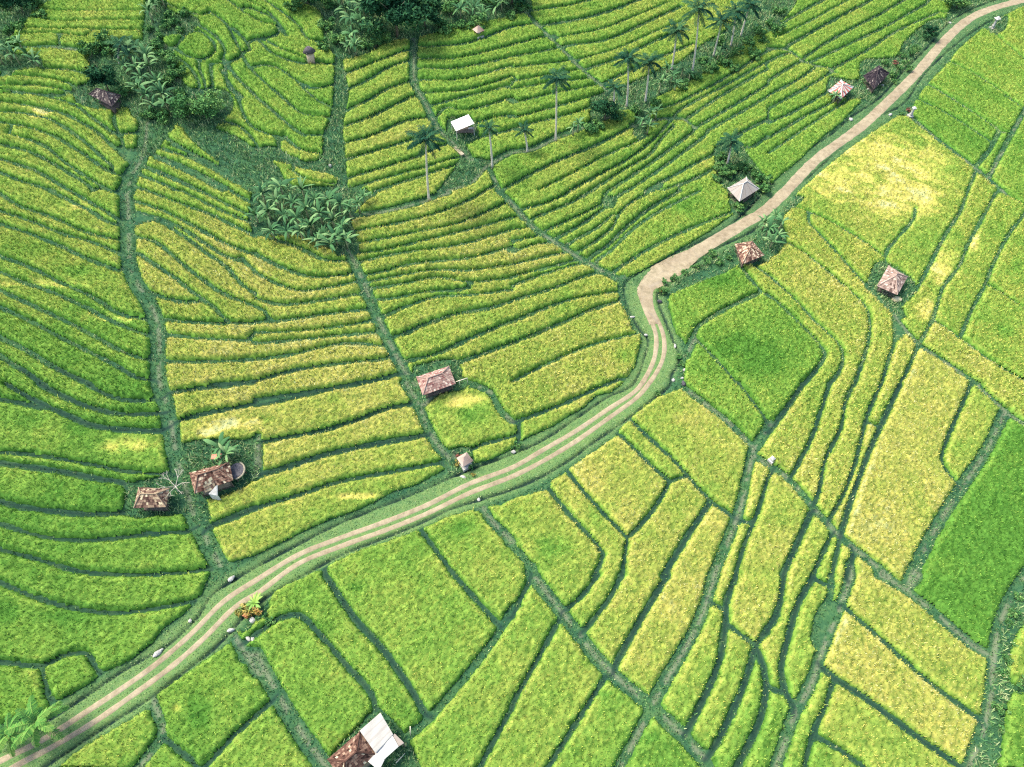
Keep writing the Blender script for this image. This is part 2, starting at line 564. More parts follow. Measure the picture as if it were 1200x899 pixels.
DITCH = [
 [(0,872),(50,847),(105,812),(150,782),(195,757),(232,722),(250,695),(300,664),(350,637),(400,612),(450,592),(500,572),(550,550),(600,532),(637,515),(675,490),(712,465),(742,450),(755,420),(760,398),(752,388),(740,370),(732,350),(732,335),(740,325),(785,300),(825,280),(860,260),(902,217),(925,190),(970,160),(1000,135),(1030,115),(1060,82),(1087,55),(1112,27),(1140,10),(1200,-12)],
 [(50,899),(87,875),(125,850),(180,815),(212,790),(250,760),(270,740),(300,708),(355,674),(400,650),(450,630),(487,615),(525,597),(560,586),(600,573),(637,557),(670,537),(700,515),(730,495),(760,472),(785,452),(787,440),(797,420),(790,400),(780,375),(772,355),(772,340),(785,325),(815,308),(845,288),(885,268),(925,228),(975,183),(1025,140),(1060,120),(1085,85),(1120,52),(1160,25),(1200,12)],
]
# ------------------------------------------------------------------ terrain: flat by the road, rising away from it on its upper side
def tile_pts(code, s):
    if code == 'T3': return [(float(a) / 3, float(b) / 3) for a, b in (p.split(',') for p in s.split())]
    r, c = 'ABCD'.index(code[0]), int(code[1]) - 1
    return [(c * 300 + float(a) / 4, r * 225 + float(b) / 4) for a, b in (p.split(',') for p in s.split())]
_rd = np.array([w2(u, v) for u, v in [(-700, 1150), (0, 880), (240, 725), (400, 630), (600, 545), (735, 450), (790, 320), (900, 240), (1040, 125), (1130, 25), (1300, -40), (1700, -110)]])
XX, YY = np.meshgrid(hx, hy); dmin = np.full(XX.shape, 1e9); side = np.zeros(XX.shape)
for a, b in zip(_rd[:-1], _rd[1:]):
    d = seg_dist(XX, YY, a, b); s = (b[0] - a[0]) * (YY - a[1]) - (b[1] - a[1]) * (XX - a[0])
    side = np.where(d < dmin, s, side); dmin = np.minimum(d, dmin)
sdst = np.where(side > 0, dmin, -dmin)
Hmap = .15 * np.clip(sdst - 6, 0, 95) + .7 * (fbm(XX, YY, 1 / 40., 5) - .5) * np.clip((sdst - 8) / 20, 0, 1) - .02 * np.clip(-sdst - 8, 0, 60)
for _ in range(3):
    k = 4; P = np.pad(Hmap, k, mode='edge'); Hmap = sum(P[k + i:k + i + Hmap.shape[0], k:-k] for i in range(-k, k + 1)) / (2 * k + 1)
    P = np.pad(Hmap, k, mode='edge'); Hmap = sum(P[k:-k, k + i:k + i + Hmap.shape[1]] for i in range(-k, k + 1)) / (2 * k + 1)

# ------------------------------------------------------------------ traced bunds -> ground lines
lines = []      # (width, points)
TR['T3'] = TR3
for code, txt in TR.items():
    for ln in txt.strip().split('\n'):
        ln = ln.strip(); wd = .42
        if ln[0] == 'w': wd, ln = float(ln[1:ln.index(' ')]), ln[ln.index(' ') + 1:]
        px = tile_pts(code, ln); P = w2([p[0] for p in px], [p[1] for p in px])
        for e, q in ((0, 1), (-1, -2)):             # carry lines on past the edge of the picture
            u, v = px[e]
            if u < 4 or u > 1196 or v > 893 or (v < 2 and code[0] in 'AT'):
                t = P[e] - P[q]; t = t / (np.hypot(*t) + 1e-6); x = P[e] + t * 16
                P = np.vstack([x, P]) if e == 0 else np.vstack([P, x])
        lines.append([wd, P])
def poly_w(px): 
    P = w2([p[0] for p in px], [p[1] for p in px]); return smooth_line(np.vstack([P, P[:1]]), 1.2)[:-1]
NRP = [poly_w(tile_pts(code, s)) for code, polys in NR.items() for s in polys]
pp = [tuple(map(float, t.split(','))) for t in CORR.split()]; CORRP = w2([p[0] for p in pp], [p[1] for p in pp])
_cl = [CORRP[i] * (1 - t) + CORRP[(i + 1) % len(CORRP)] * t for i in range(len(CORRP)) for t in (0, .25, .5, .75)]
LN = [smooth_line(P, 1.0) for _, P in lines]
TG = LN + NRP + [np.array(_cl)]
TG0 = [q.copy() for q in TG]
for i, (wd, P) in enumerate(lines):                  # close small gaps at the junctions
    for e in (0, -1):
        p = LN[i][e]; tol = 2.2 + p[1] / 70; best = None; L0 = TG0[i]
        t = (L0[e] - L0[min(3, len(L0) - 1) if e == 0 else max(-4, -len(L0))]); t = t / (np.hypot(*t) + 1e-6)
        for j, Q in enumerate(TG0):
            if j == i: continue
            if p[0] < Q[:, 0].min() - 4 or p[0] > Q[:, 0].max() + 4 or p[1] < Q[:, 1].min() - 4 or p[1] > Q[:, 1].max() + 4: continue
            v = Q - p; d = np.hypot(v[:, 0], v[:, 1]); c = (v @ t) / (d + 1e-6)
            s = d * np.where(d < .7, 1, 1.8 - .8 * c); k = int(np.argmin(s))
            if best is None or s[k] < best[0]: best = (s[k], Q[k])
        if best and .05 < best[0] < tol:
            LN[i] = np.vstack([best[1], LN[i]]) if e == 0 else np.vstack([LN[i], best[1]])
G = .25
gx = np.arange(-150, 150 + G, G); gy = np.arange(-4, 186 + G, G); NX, NY = len(gx), len(gy)
CX, CY = np.meshgrid(gx, gy); CH = Hs(CX, CY)
U, V = proj(CX, CY, CH)
inview = (U > -110) & (U < 1310) & (V > -55) & (V < 1010) & (CY > 3)
nsx = .34 * (fbm(CX, CY, .45, 3, 3) - .5) + .24 * (vnoise(CX, CY, 3.2, 9) - .5)
nsw = .9 * (fbm(CX, CY, .22, 33, 2) - .5)
D = np.full(CX.shape, 3.0)
def stamp(dst, P, wd, reach=3.0, f=np.minimum):
    for a, b in zip(P[:-1], P[1:]):
        m = wd / 2 + reach
        i0 = max(0, int((min(a[0], b[0]) - m - gx[0]) / G)); i1 = min(NX, int((max(a[0], b[0]) + m - gx[0]) / G) + 2)
        j0 = max(0, int((min(a[1], b[1]) - m - gy[0]) / G)); j1 = min(NY, int((max(a[1], b[1]) + m - gy[0]) / G) + 2)
        if i1 <= i0 or j1 <= j0: continue
        d = seg_dist(CX[j0:j1, i0:i1], CY[j0:j1, i0:i1], a, b) - wd / 2
        dst[j0:j1, i0:i1] = f(dst[j0:j1, i0:i1], d)
for (wd, _), P in zip(lines, LN):
    stamp(D, P, wd)
def inpoly(P, x=None, y=None):
    x = CX if x is None else x; y = CY if y is None else y
    r = np.zeros(x.shape, bool); n = len(P)
    j0 = max(0, int((P[:, 1].min() - gy[0]) / G) - 1); j1 = min(NY, int((P[:, 1].max() - gy[0]) / G) + 2)
    i0 = max(0, int((P[:, 0].min() - gx[0]) / G) - 1); i1 = min(NX, int((P[:, 0].max() - gx[0]) / G) + 2)
    xs, ys = x[j0:j1, i0:i1], y[j0:j1, i0:i1]; q = np.zeros(xs.shape, bool)
    for k in range(n):
        a, b = P[k], P[(k + 1) % n]
        c = ((a[1] > ys) != (b[1] > ys)) & (xs < (b[0] - a[0]) * (ys - a[1]) / (b[1] - a[1] + 1e-12) + a[0]); q ^= c
    r[j0:j1, i0:i1] = q; return r
rough = np.zeros(CX.shape, bool)
for P in NRP:
    q = inpoly(P); rough |= q; D[q] = -1; stamp(D, np.vstack([P, P[:1]]), 0.0, 1.2)
P = CORRP
corr = inpoly(P); stamp(D, np.vstack([P, P[:1]]), 0.0, 1.2); D[corr] = np.minimum(D[corr], -.5)
Draw = D.copy(); D = D + nsx * .9; D[corr | rough] = np.minimum(D[corr | rough], -.05)
road_up = smooth_line(w2(*zip(*ROAD_UP)), .6); trk_u = smooth_line(w2(*zip(*TRK_U)), .6); trk_l = smooth_line(w2(*zip(*TRK_L)), .6)
ditches = [smooth_line(w2(*zip(*d)), .8) for d in DITCH]
DR = np.full(CX.shape, 4.0)
for P, wd in ((road_up, 2.1), (trk_u, .9), (trk_l, .9)): stamp(DR, P, wd)
DD = np.full(CX.shape, 4.0)
for P in ditches: stamp(DD, P, .06)
nlane = .5 * (fbm(CX, CY, .5, 71, 2) - .5); DD = DD + nlane * .5

# ------------------------------------------------------------------ each enclosed piece of crop gets its own number
core = (Draw > .04) & inview
def components(core):
    par = []
    def find(a):
        while par[a] != a: par[a] = par[par[a]]; a = par[a]
        return a
    L = np.full(core.shape, -1, np.int32); prev = []
    for j in range(NY):
        row = core[j]; e = np.flatnonzero(np.diff(np.concatenate([[0], row.view(np.int8), [0]]))); cur = []
        for a, b in zip(e[::2], e[1::2]):
            k = len(par); par.append(k); cur.append((a, b, k)); L[j, a:b] = k
        pi = 0
        for a, b, k in cur:
            while pi < len(prev) and prev[pi][1] <= a: pi += 1
            q = pi
            while q < len(prev) and prev[q][0] < b:
                ra, rb = find(k), find(prev[q][2])
                if ra != rb: par[max(ra, rb)] = min(ra, rb)
                q += 1
        prev = cur
    rt = np.array([find(k) for k in range(len(par))] + [-1]); return rt[L]
infr = (U > -2) & (U < 1202) & (V > -2) & (V < 901)
LB = components(core & infr); LO = components(core & ~infr); off = int(LB.max()) + 1
# crop beyond the picture's edge belongs to the plot it touches most
pairs = []
for A_, B_ in ((LB[1:], LO[:-1]), (LB[:-1], LO[1:]), (LB[:, 1:], LO[:, :-1]), (LB[:, :-1], LO[:, 1:])):
    m = (A_ >= 0) & (B_ >= 0); pairs.append(np.stack([B_[m], A_[m]], 1))
pairs = np.vstack(pairs); mp = np.arange(int(LO.max()) + 2) + off; mp[-1] = -1
if len(pairs):
    for o in np.unique(pairs[:, 0]):
        q, c_ = np.unique(pairs[pairs[:, 0] == o, 1], return_counts=True); mp[o] = q[np.argmax(c_)]
LB = np.where(LO >= 0, mp[LO], LB)
ids, cnt = np.unique(LB[LB >= 0], return_counts=True)
plots = [(int(i), int(c)) for i, c in zip(ids, cnt) if c * G * G > 3.5]
print('PLOTS', len(plots), 'dropped', len(ids) - len(plots))
# ------------------------------------------------------------------ height of every crop cell: terraces are level across, plots step down from one to the next
def boxmean(A, M, k):
    def bs(Z):
        Z = np.pad(Z, ((k + 1, k), (k + 1, k))); S = Z.cumsum(0).cumsum(1); n = 2 * k + 1
        return S[n:, n:] - S[:-n, n:] - S[n:, :-n] + S[:-n, :-n]
    return bs(A * M) / np.maximum(bs(M.astype(float)), .5)
# colour of the standing crop (how ripe it is), control points in the picture
TONE = [(60,250,.5),(40,330,.28),(80,440,.22),(60,530,.25),(60,600,.15),(120,640,.15),(90,720,.12),(120,760,.12),(60,190,.5),(30,120,.48),(70,40,.45),(230,60,.35),(330,40,.35),
 (300,100,.3),(250,230,.55),(230,300,.62),(330,370,.8),(260,420,.88),(350,430,.85),(250,470,.55),(380,500,.75),(330,560,.6),(400,580,.7),(300,620,.55),(440,150,.5),(450,90,.5),(440,200,.6),
 (550,80,.3),(560,110,.35),(640,100,.22),(630,60,.25),(700,30,.35),(740,60,.45),(560,260,.6),(480,290,.6),(560,330,.65),(520,370,.6),(640,380,.72),(640,430,.72),(550,400,.6),(700,250,.42),(640,190,.3),(660,220,.45),(720,210,.45),
 (780,180,.45),(800,240,.3),(880,60,.38),(960,60,.25),(1050,30,.22),(880,150,.3),(940,110,.3),(1110,60,.25),(1130,110,.2),(1110,150,.18),(1180,200,.25),(1170,150,.2),(1180,60,.35),
 (1040,190,.5),(1080,230,.45),(1130,260,.4),(1170,290,.35),(1180,330,.4),(1170,400,.5),(1120,310,.4),(1130,420,.7),(1000,290,.5),(1020,400,.8),(940,330,.85),(980,350,.85),(990,480,.85),(930,470,.75),(1000,560,.85),(1050,560,.85),(1060,440,.75),(1065,390,.4),(1135,500,.6),
 (1160,600,.05),(1130,640,.05),(1120,700,.06),(840,340,.3),(890,410,.24),(850,450,.24),(800,500,.72),(720,570,.78),(690,600,.82),(640,630,.55),(770,620,.85),(790,680,.85),(700,690,.8),(840,660,.7),
 (520,640,.6),(560,660,.55),(600,720,.5),(480,700,.45),(440,720,.42),(370,780,.28),(330,730,.35),(250,820,.2),(190,850,.3),(300,860,.25),(130,870,.35),(520,830,.45),(580,800,.45),(640,800,.4),(700,850,.38),(770,880,.3),(800,800,.55),
 (830,830,.5),(870,790,.5),(900,640,.75),(880,620,.75),(930,660,.6),(900,850,.3),(870,880,.3),(940,740,.5),(1060,720,.8),(1040,780,.8),(1080,850,.85),(980,850,.55),(1020,690,.7),(1130,720,.75),(1190,850,.15),(960,890,.45)]
TN = np.array(TONE); TN[:, 2] = np.where((TN[:, 2] > .1) & (TN[:, 2] < .6), TN[:, 2] + .15 * (1 - TN[:, 2] / .6), TN[:, 2])
LODGED = [(1030,190,62,34),(980,212,46,24),(1055,232,52,30),(1085,195,30,26),(145,523,36,10),(275,498,30,9),(245,508,20,7),(540,470,18,10),(555,468,14,7),(95,245,16,6),(1105,315,16,30),(1085,360,14,14),(60,335,60,5),(140,375,30,5),(45,135,18,6),(420,583,50,4),(210,830,8,5),(1140,285,7,14)]
DARKER = [(235,835,14,22),(1000,200,1,1),(1078,210,14,10),(555,487,20,12),(850,410,18,12),(890,420,25,20),(870,400,14,10),(1165,595,16,14),(1105,695,16,10),(1140,690,12,8),(1190,640,14,20),(650,640,22,20),(540,620,16,10),(420,690,10,6),(380,735,14,8),
 (690,775,10,8),(705,815,10,5),(760,865,12,6),(30,490,30,14),(100,500,25,12),(10,720,14,12),(90,720,30,10),(1190,315,10,7),(1175,390,12,9),(390,470,8,6),(312,495,8,6),(700,605,14,20),(1065,350,8,5),(730,420,12,8),(90,320,14,6),(860,290,10,6),(840,330,16,8),(800,240,22,9),(1180,640,30,30)]
def gauss_max(L):
    r = np.zeros(CX.shape)
    for u, v, a, b in L:
        r = np.maximum(r, np.exp(-(((U - u) / a) ** 2 + ((V - v) / b) ** 2) ** 1.4))
    return r
LOD = gauss_max(LODGED) ; _q = .35 * CX + .94 * CY + 3 * fbm(CX, CY, .12, 91); LOD = np.clip(LOD * 1.25 - .3 + 1.5 * (fbm(CX * .5, _q, 1.1, 88) - .5) + .8 * (fbm(CX, CY, .22, 89) - .5), 0, 1) * (LOD > .05)
DRK = gauss_max(DARKER[:1] + DARKER[2:]) * (.5 + fbm(CX, CY, .8, 44))
FB1 = fbm(CX, CY, .12, 21, 3); FB2 = fbm(CX, CY, .5, 22, 3)

rice_m, n, b = newmat('rice_plants', .9, .03)
yv = attr(n, 'ripe'); rv = attr(n, 'mix')
c1 = ramp(n, yv, [(0, (.11, .245, .042)), (.28, (.215, .34, .062)), (.55, (.335, .375, .08)), (.8, (.50, .42, .115)), (1, (.44, .45, .24))])
c2 = mixc(n, rv, (.20, .30, .24), (1.42, 1.38, 1.2))
n.links.new(mixc(n, 1.0, c1, c2, 'MULTIPLY'), b.inputs['Base Color'])

PP = np.pad(D, 1, mode='edge'); Dsm = (PP[1:-1, 1:-1] * 2 + PP[:-2, 1:-1] + PP[2:, 1:-1] + PP[1:-1, :-2] + PP[1:-1, 2:]) / 6
DGY, DGX = np.gradient(Dsm, G)
rice_objs = []
def blades(x, y, z, length, width, lean, attrs, seedr):
    """single leaf-shaped faces, one per plant tip"""
    n_ = len(x); az_ = seedr.random(n_) * 2 * np.pi; ln = length * (.6 + .8 * seedr.random(n_)); tl = lean * (.3 + 1.2 * seedr.random(n_))
    dx = np.cos(az_) * np.sin(tl) * ln; dy = np.sin(az_) * np.sin(tl) * ln; dz = np.cos(tl) * ln
    wa = seedr.random(n_) * np.pi; wx = np.cos(wa) * width / 2; wy = np.sin(wa) * width / 2
    V_ = np.empty((n_, 4, 3)); V_[:, 0] = np.stack([x - wx, y - wy, z], 1); V_[:, 1] = np.stack([x + wx, y + wy, z], 1)
    V_[:, 2] = np.stack([x + dx + wx * .7, y + dy + wy * .7, z + dz * .95], 1); V_[:, 3] = np.stack([x + dx - wx * .5, y + dy - wy * .5, z + dz], 1)
    F_ = np.arange(n_ * 4).reshape(n_, 4); return V_.reshape(-1, 3), F_
yy_i, xx_i = np.nonzero(LB >= 0); lab = LB[yy_i, xx_i]; order = np.argsort(lab, kind='stable'); yy_i, xx_i, lab = yy_i[order], xx_i[order], lab[order]
ZG = CH.copy()      # surface the ground follows
plot_info = []
for pid, cnt_ in plots:
    a = np.searchsorted(lab, pid); e = np.searchsorted(lab, pid, side='right'); J, I = yy_i[a:e], xx_i[a:e]
    j0, j1, i0, i1 = max(J.min() - 2, 0), min(J.max() + 3, NY), max(I.min() - 2, 0), min(I.max() + 3, NX)
    M = np.zeros((j1 - j0, i1 - i0), bool); M[J - j0, I - i0] = True; sl = (slice(j0, j1), slice(i0, i1))
    Z = CH[sl]; Z = np.where(M, boxmean(Z, M, 14), Z)
    vis = M & (U[sl] > 0) & (U[sl] < 1200) & (V[sl] > 0) & (V[sl] < 899); nvis = int(vis.sum())
    cu, cv = float(U[sl][M].mean()), float(V[sl][M].mean())
    if nvis: cu, cv = float(U[sl][vis].mean()), float(V[sl][vis].mean())
    w_ = 1 / ((TN[:, 0] - cu) ** 2 + ((TN[:, 1] - cv) * 1.3) ** 2 + 60) ** 1.5; tone = float((w_ * TN[:, 2]).sum() / w_.sum())
    pr = np.random.default_rng(pid + 5); tone += pr.uniform(-.05, .05) + (.03 if cv < 250 and cu < 420 else .08 if cv < 330 else .04 if cu < 520 else 0)
    hh = (.60 if cv < 430 and cu < 760 else .42 if cv < 330 else .6) + pr.uniform(-.05, .05)
    # fatten by one cell so the outer ring of faces can fall to the ground
    Mf = M.copy(); Mf[1:] |= M[:-1]; Mf[:-1] |= M[1:]; Mf[:, 1:] |= M[:, :-1]; Mf[:, :-1] |= M[:, 1:]
    Dl = D[sl]; lod = LOD[sl]; X_, Y_ = CX[sl], CY[sl]
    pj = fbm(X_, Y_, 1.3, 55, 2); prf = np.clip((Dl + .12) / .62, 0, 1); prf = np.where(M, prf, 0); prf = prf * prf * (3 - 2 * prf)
    Zc = boxmean(Z, M, 1); Zb = np.where(M, Z, Zc)
    h = (hh * (1 - .45 * lod) + .14 * (pj - .5) + .36 * (hashf(np.arange(j0, j1)[:, None], np.arange(i0, i1)[None, :], pid & 1023) - .5) - .07 * DRK[sl]) * prf
    zz = Zb + h - .12 * (~M)
    ZG[sl] = np.where(M, Zb, ZG[sl])
    quad = Mf[:-1, :-1] & Mf[1:, :-1] & Mf[:-1, 1:] & Mf[1:, 1:]; qj, qi = np.nonzero(quad)
    if len(qj) < 8: continue
    idx = np.full(M.shape, -1); used = np.zeros(M.shape, bool)
    for dj, di in ((0, 0), (0, 1), (1, 1), (1, 0)): used[qj + dj, qi + di] = True
    uj, ui = np.nonzero(used); idx[uj, ui] = np.arange(len(uj))
    F = np.stack([idx[qj, qi], idx[qj, qi + 1], idx[qj + 1, qi + 1], idx[qj + 1, qi]], 1)
    gj, gi = uj + j0, ui + i0
    jx = pr.uniform(-.07, .07, len(uj)); jy = pr.uniform(-.07, .07, len(uj)); outr = ~M[uj, ui]
    dv, gxx, gyy = Dsm[gj, gi], DGX[gj, gi], DGY[gj, gi]; g2 = gxx ** 2 + gyy ** 2 + .25
    jx = np.where(outr, np.clip(-(dv - .02) * gxx / g2, -.3, .3) + jx * .5, jx); jy = np.where(outr, np.clip(-(dv - .02) * gyy / g2, -.3, .3) + jy * .5, jy)
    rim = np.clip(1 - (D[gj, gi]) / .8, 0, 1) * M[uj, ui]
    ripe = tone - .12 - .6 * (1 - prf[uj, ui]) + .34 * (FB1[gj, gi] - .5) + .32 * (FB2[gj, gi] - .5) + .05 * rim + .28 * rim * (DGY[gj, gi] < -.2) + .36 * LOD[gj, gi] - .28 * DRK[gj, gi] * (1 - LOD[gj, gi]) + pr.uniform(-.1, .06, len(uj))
    mx = np.clip(.2 + .12 * LOD[gj, gi] + .12 * pr.standard_normal(len(uj)) + .1 * LOD[gj, gi] + .15 * rim, 0, 1)
    V3 = np.stack([X_[uj, ui] + jx, Y_[uj, ui] + jy, zz[uj, ui]], 1)
    # leaf tips standing out of the canopy
    per = 3.6 if cv > 480 else (2.9 if cv > 250 else 2.2); bs = .78 if cv > 480 else 1.; k = pr.poisson(per, len(uj)) * (prf[uj, ui] > .25); rep = np.repeat(np.arange(len(uj)), k)
    bx = V3[rep, 0] + pr.uniform(-.13, .13, len(rep)); by = V3[rep, 1] + pr.uniform(-.13, .13, len(rep)); ld = LOD[gj, gi][rep]
    bl = pr.uniform(.6, 1.3, len(rep)); bz = V3[rep, 2] - .07
    BV, BF = blades(bx, by, bz, .27 * bs, .08 * bs, .6 + .8 * ld, None, pr)
    lf = (pr.random(len(rep)) < .42) * (1 - .6 * ld); br = np.repeat(ripe[rep] + .15 + pr.uniform(-1, 1, len(rep)) * (.07 + .2 * max(0, tone)) - (.16 + .35 * max(0, tone)) * lf, 4); bm_ = np.repeat(np.clip(.72 - .42 * lf - .32 * ld + .2 * pr.standard_normal(len(rep)), 0, 1), 4)
    VV = np.vstack([V3, BV]); FF = np.vstack([F, BF + len(V3)])
    cx, cy = float(V3[:, 0].mean()), float(V3[:, 1].mean()); cz = float(Zb[M].mean()); VV = VV - [cx, cy, cz]
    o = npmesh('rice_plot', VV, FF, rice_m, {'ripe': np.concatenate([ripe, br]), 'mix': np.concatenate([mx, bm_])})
    o.location = (cx, cy, cz)
    # look, for its label
    P2 = np.stack([X_[M], Y_[M]], 1); ev = np.linalg.eigvalsh(np.cov((P2 - P2.mean(0)).T)); L_, W_ = 3.46 * math.sqrt(max(ev[1], 1e-3)), 3.46 * math.sqrt(max(ev[0], 1e-3))
    plot_info.append(dict(o=o, u=cu, v=cv, nvis=nvis, tone=tone, L=L_, W=W_, area=cnt_ * G * G, lod=float(LOD[sl][M].mean()), off=0 if nvis else 1))
print('plots built', len(plot_info), 'faces', sum(len(p['o'].data.polygons) for p in plot_info))

# ------------------------------------------------------------------ the ground, one sheet
step = 1; gs = ZG.copy()
k = 2
for _ in range(1):
    P = np.pad(gs, 1, mode='edge'); gs = (P[1:-1, 1:-1] * 2 + P[:-2, 1:-1] + P[2:, 1:-1] + P[1:-1, :-2] + P[1:-1, 2:]) / 6
rz = np.clip(DR, 0, 1)
dit = np.clip(1 - DD / .22, 0, 1) * np.clip(DR * 3, 0, 1)
gz = gs + .16 * (fbm(CX, CY, 1.5, 61, 3) - .55) * np.clip(DR * 1.6, 0, 1) + (.45 * (fbm(CX, CY, .9, 62, 3) - .35)) * rough * np.clip(DR - .3, 0, 1) - .4 * dit
berm = np.exp(-((DD - .75) / .35) ** 2) * corr; gz = gz + .05 * berm * np.clip(DR, 0, 1)
gz = np.where(LB >= 0, gs - .03, gz)
vm = inview | ((U > -160) & (U < 1360) & (V > -75) & (V < 1060))
qd = vm[:-1, :-1] & vm[1:, :-1] & vm[:-1, 1:] & vm[1:, 1:]
qj, qi = np.nonzero(qd); idx = np.full(CX.shape, -1); us = np.zeros(CX.shape, bool)
for dj, di in ((0, 0), (0, 1), (1, 1), (1, 0)): us[qj + dj, qi + di] = True
uj, ui = np.nonzero(us); idx[uj, ui] = np.arange(len(uj))
F = np.stack([idx[qj, qi], idx[qj, qi + 1], idx[qj + 1, qi + 1], idx[qj + 1, qi]], 1)
V3 = np.stack([CX[uj, ui], CY[uj, ui], gz[uj, ui]], 1)
mown = (corr & (DR < 2.4)).astype(float) * np.clip(1 - (DR - 1.1) / 1.2, 0, 1) * np.where((U > 740) & (V < 335), .35, .85)
# trodden line down the middle of the wide bunds
TRD = np.full(CX.shape, 2.0)
for (wd, _), P in zip(lines, LN):
    if wd >= .8: stamp(TRD, P + [.12, 0], .12, 1.0)
CHN = np.full(CX.shape, 2.0)
for (wd, _), P in zip(lines, LN):
    if wd < .65: stamp(CHN, P, wd, 1.0)
chan = np.clip(.35 - CHN / .3, 0, 1) * (~corr) * (~rough)
trod = np.clip(1 - TRD / .3, 0, 1) * (fbm(CX, CY, .8, 77) > .42) * (~corr)
# coarse land out to the horizon, joined as the same sheet's skirt
ring = [260, 600, 1500, 4000]
base = len(V3); ex = []; ef = []
ground_m, n, b = newmat('ground', .95, .1)
f1 = noise_fac(n, 1.4, 8, .7); f2 = noise_fac(n, .25, 4)
g0 = ramp(n, f1, [(.25, (.012, .045, .022)), (.5, (.03, .085, .036)), (.75, (.075, .14, .05))])
g1 = ramp(n, f2, [(.35, (.75, .85, .95)), (.65, (1.25, 1.15, 1.0))])
gg = mixc(n, 1.0, g0, g1, 'MULTIPLY')
f4 = noise_fac(n, 7, 6, .75); gm = ramp(n, f4, [(.3, (.05, .11, .035)), (.5, (.095, .165, .05)), (.72, (.17, .22, .08))]); gm = mixc(n, 1.0, gm, ramp(n, f1, [(.35, (.8, .9, .95)), (.65, (1.2, 1.1, 1.))]), 'MULTIPLY')
gg = mixc(n, attr(n, 'mown'), gg, gm)
gg = mixc(n, attr(n, 'trod'), gg, (.15, .16, .10)); gg = mixc(n, attr(n, 'wet'), gg, (.010, .026, .022))
n.links.new(gg, b.inputs['Base Color']); bump(n, b, f1, .6, .12)
ground = npmesh('ground', V3, F, ground_m, {'mown': mown[uj, ui], 'wet': np.clip(dit[uj, ui] * 1.2 + chan[uj, ui] * np.where(V[uj, ui] < 430, .1, .85), 0, 1), 'trod': trod[uj, ui] * .7}, smooth=True)
tag(ground, kind='structure')
# far land round about: a big frame with a hole where the traced land lies
fx = np.concatenate([-np.array(ring[::-1], float), np.arange(-170, 171, 10.), np.array(ring, float)]); fy = np.concatenate([-np.array(ring[::-1], float), np.arange(-20, 211, 10.), 210 + np.array(ring, float)])
FX, FY = np.meshgrid(fx, fy); FZ = Hs(np.clip(FX, GX0, GX1), np.clip(FY, GY0, GY1)) - .6
uu_, vv_ = proj(FX, FY, FZ); FZ = FZ - 3 * ((uu_ > -400) & (uu_ < 1600) & (vv_ > -120) & (vv_ < 1150)); inside = (uu_ > -60) & (uu_ < 1260) & (vv_ > -25) & (vv_ < 960) & (FY > 6)
hole = inside[:-1, :-1] & inside[1:, :-1] & inside[:-1, 1:] & inside[1:, 1:]; qj, qi = np.nonzero(~hole); nx_ = len(fx)
F = np.stack([qj * nx_ + qi, qj * nx_ + qi + 1, (qj + 1) * nx_ + qi + 1, (qj + 1) * nx_ + qi], 1)
land_m, n, b = newmat('far_land', .95, .1); f1 = noise_fac(n, .15, 8, .7)
n.links.new(ramp(n, f1, [(.3, (.03, .09, .02)), (.5, (.1, .18, .03)), (.7, (.2, .24, .05))]), b.inputs['Base Color'])
tag(npmesh('terrain', np.stack([FX, FY, FZ], -1).reshape(-1, 3), F, land_m, smooth=True), kind='structure')

# ------------------------------------------------------------------ the road
ez = lambda x, y: Hs(x, y)
def ribbon(name, P, wfun, mat, dz, nn=7):
    P = np.asarray(P); T = np.gradient(P, axis=0); T /= np.hypot(T[:, 0], T[:, 1])[:, None] + 1e-9; Nn = np.stack([-T[:, 1], T[:, 0]], 1)
    s = np.linspace(-1, 1, nn); n_ = len(P); W = np.array([wfun(i / (n_ - 1)) for i in range(n_)])
    eL = 1 + .16 * (vnoise(P[:, 0], P[:, 1], 1.1, 4) - .5) + .12 * (vnoise(P[:, 0], P[:, 1], 3., 6) - .5)
    V_ = P[:, None, :] + Nn[:, None, :] * (s[None, :, None] * (W * eL)[:, None, None] / 2)
    z = ez(V_[..., 0], V_[..., 1]) + dz - .05 * (np.abs(s)[None, :] > .99)
    VV = np.concatenate([V_, z[..., None]], -1).reshape(-1, 3); a = np.arange(n_ - 1)[:, None] * nn + np.arange(nn - 1)[None, :]
    F_ = np.stack([a, a + 1, a + nn + 1, a + nn], -1).reshape(-1, 4); ed = np.tile(np.abs(s), n_)
    o = npmesh(name, VV, F_, mat, {'edge': ed}, smooth=True); return tag(o, kind='structure')
road_m, n, b = newmat('road_concrete', .9, .15); f1 = noise_fac(n, 1.2, 8, .65); f2 = noise_fac(n, .25, 4); f3 = noise_fac(n, 9, 4, .8)
cA = ramp(n, f1, [(.3, (.17, .145, .088)), (.5, (.25, .21, .132)), (.7, (.31, .262, .17))]); cA = mixc(n, 1.0, cA, ramp(n, f2, [(.35, (.86, .8, .78)), (.6, (1.05, 1.02, 1.))]), 'MULTIPLY')
cA = mixc(n, 1.0, cA, ramp(n, f3, [(.35, (.8, .8, .8)), (.6, (1.08, 1.08, 1.08))]), 'MULTIPLY')
vor = N(n, 'ShaderNodeTexVoronoi'); vor.feature = 'DISTANCE_TO_EDGE'; vor.inputs['Scale'].default_value = .45; tc = N(n, 'ShaderNodeTexCoord'); n.links.new(tc.outputs['Object'], vor.inputs['Vector'])
cA = mixc(n, ramp(n, vor.outputs['Distance'], [(0, (.5, .5, .5)), (.02, (0, 0, 0))]), cA, (.2, .17, .13))
em = N(n, 'ShaderNodeMath', operation='MULTIPLY_ADD'); n.links.new(f3, em.inputs[0]); em.inputs[1].default_value = .55; n.links.new(attr(n, 'edge'), em.inputs[2])
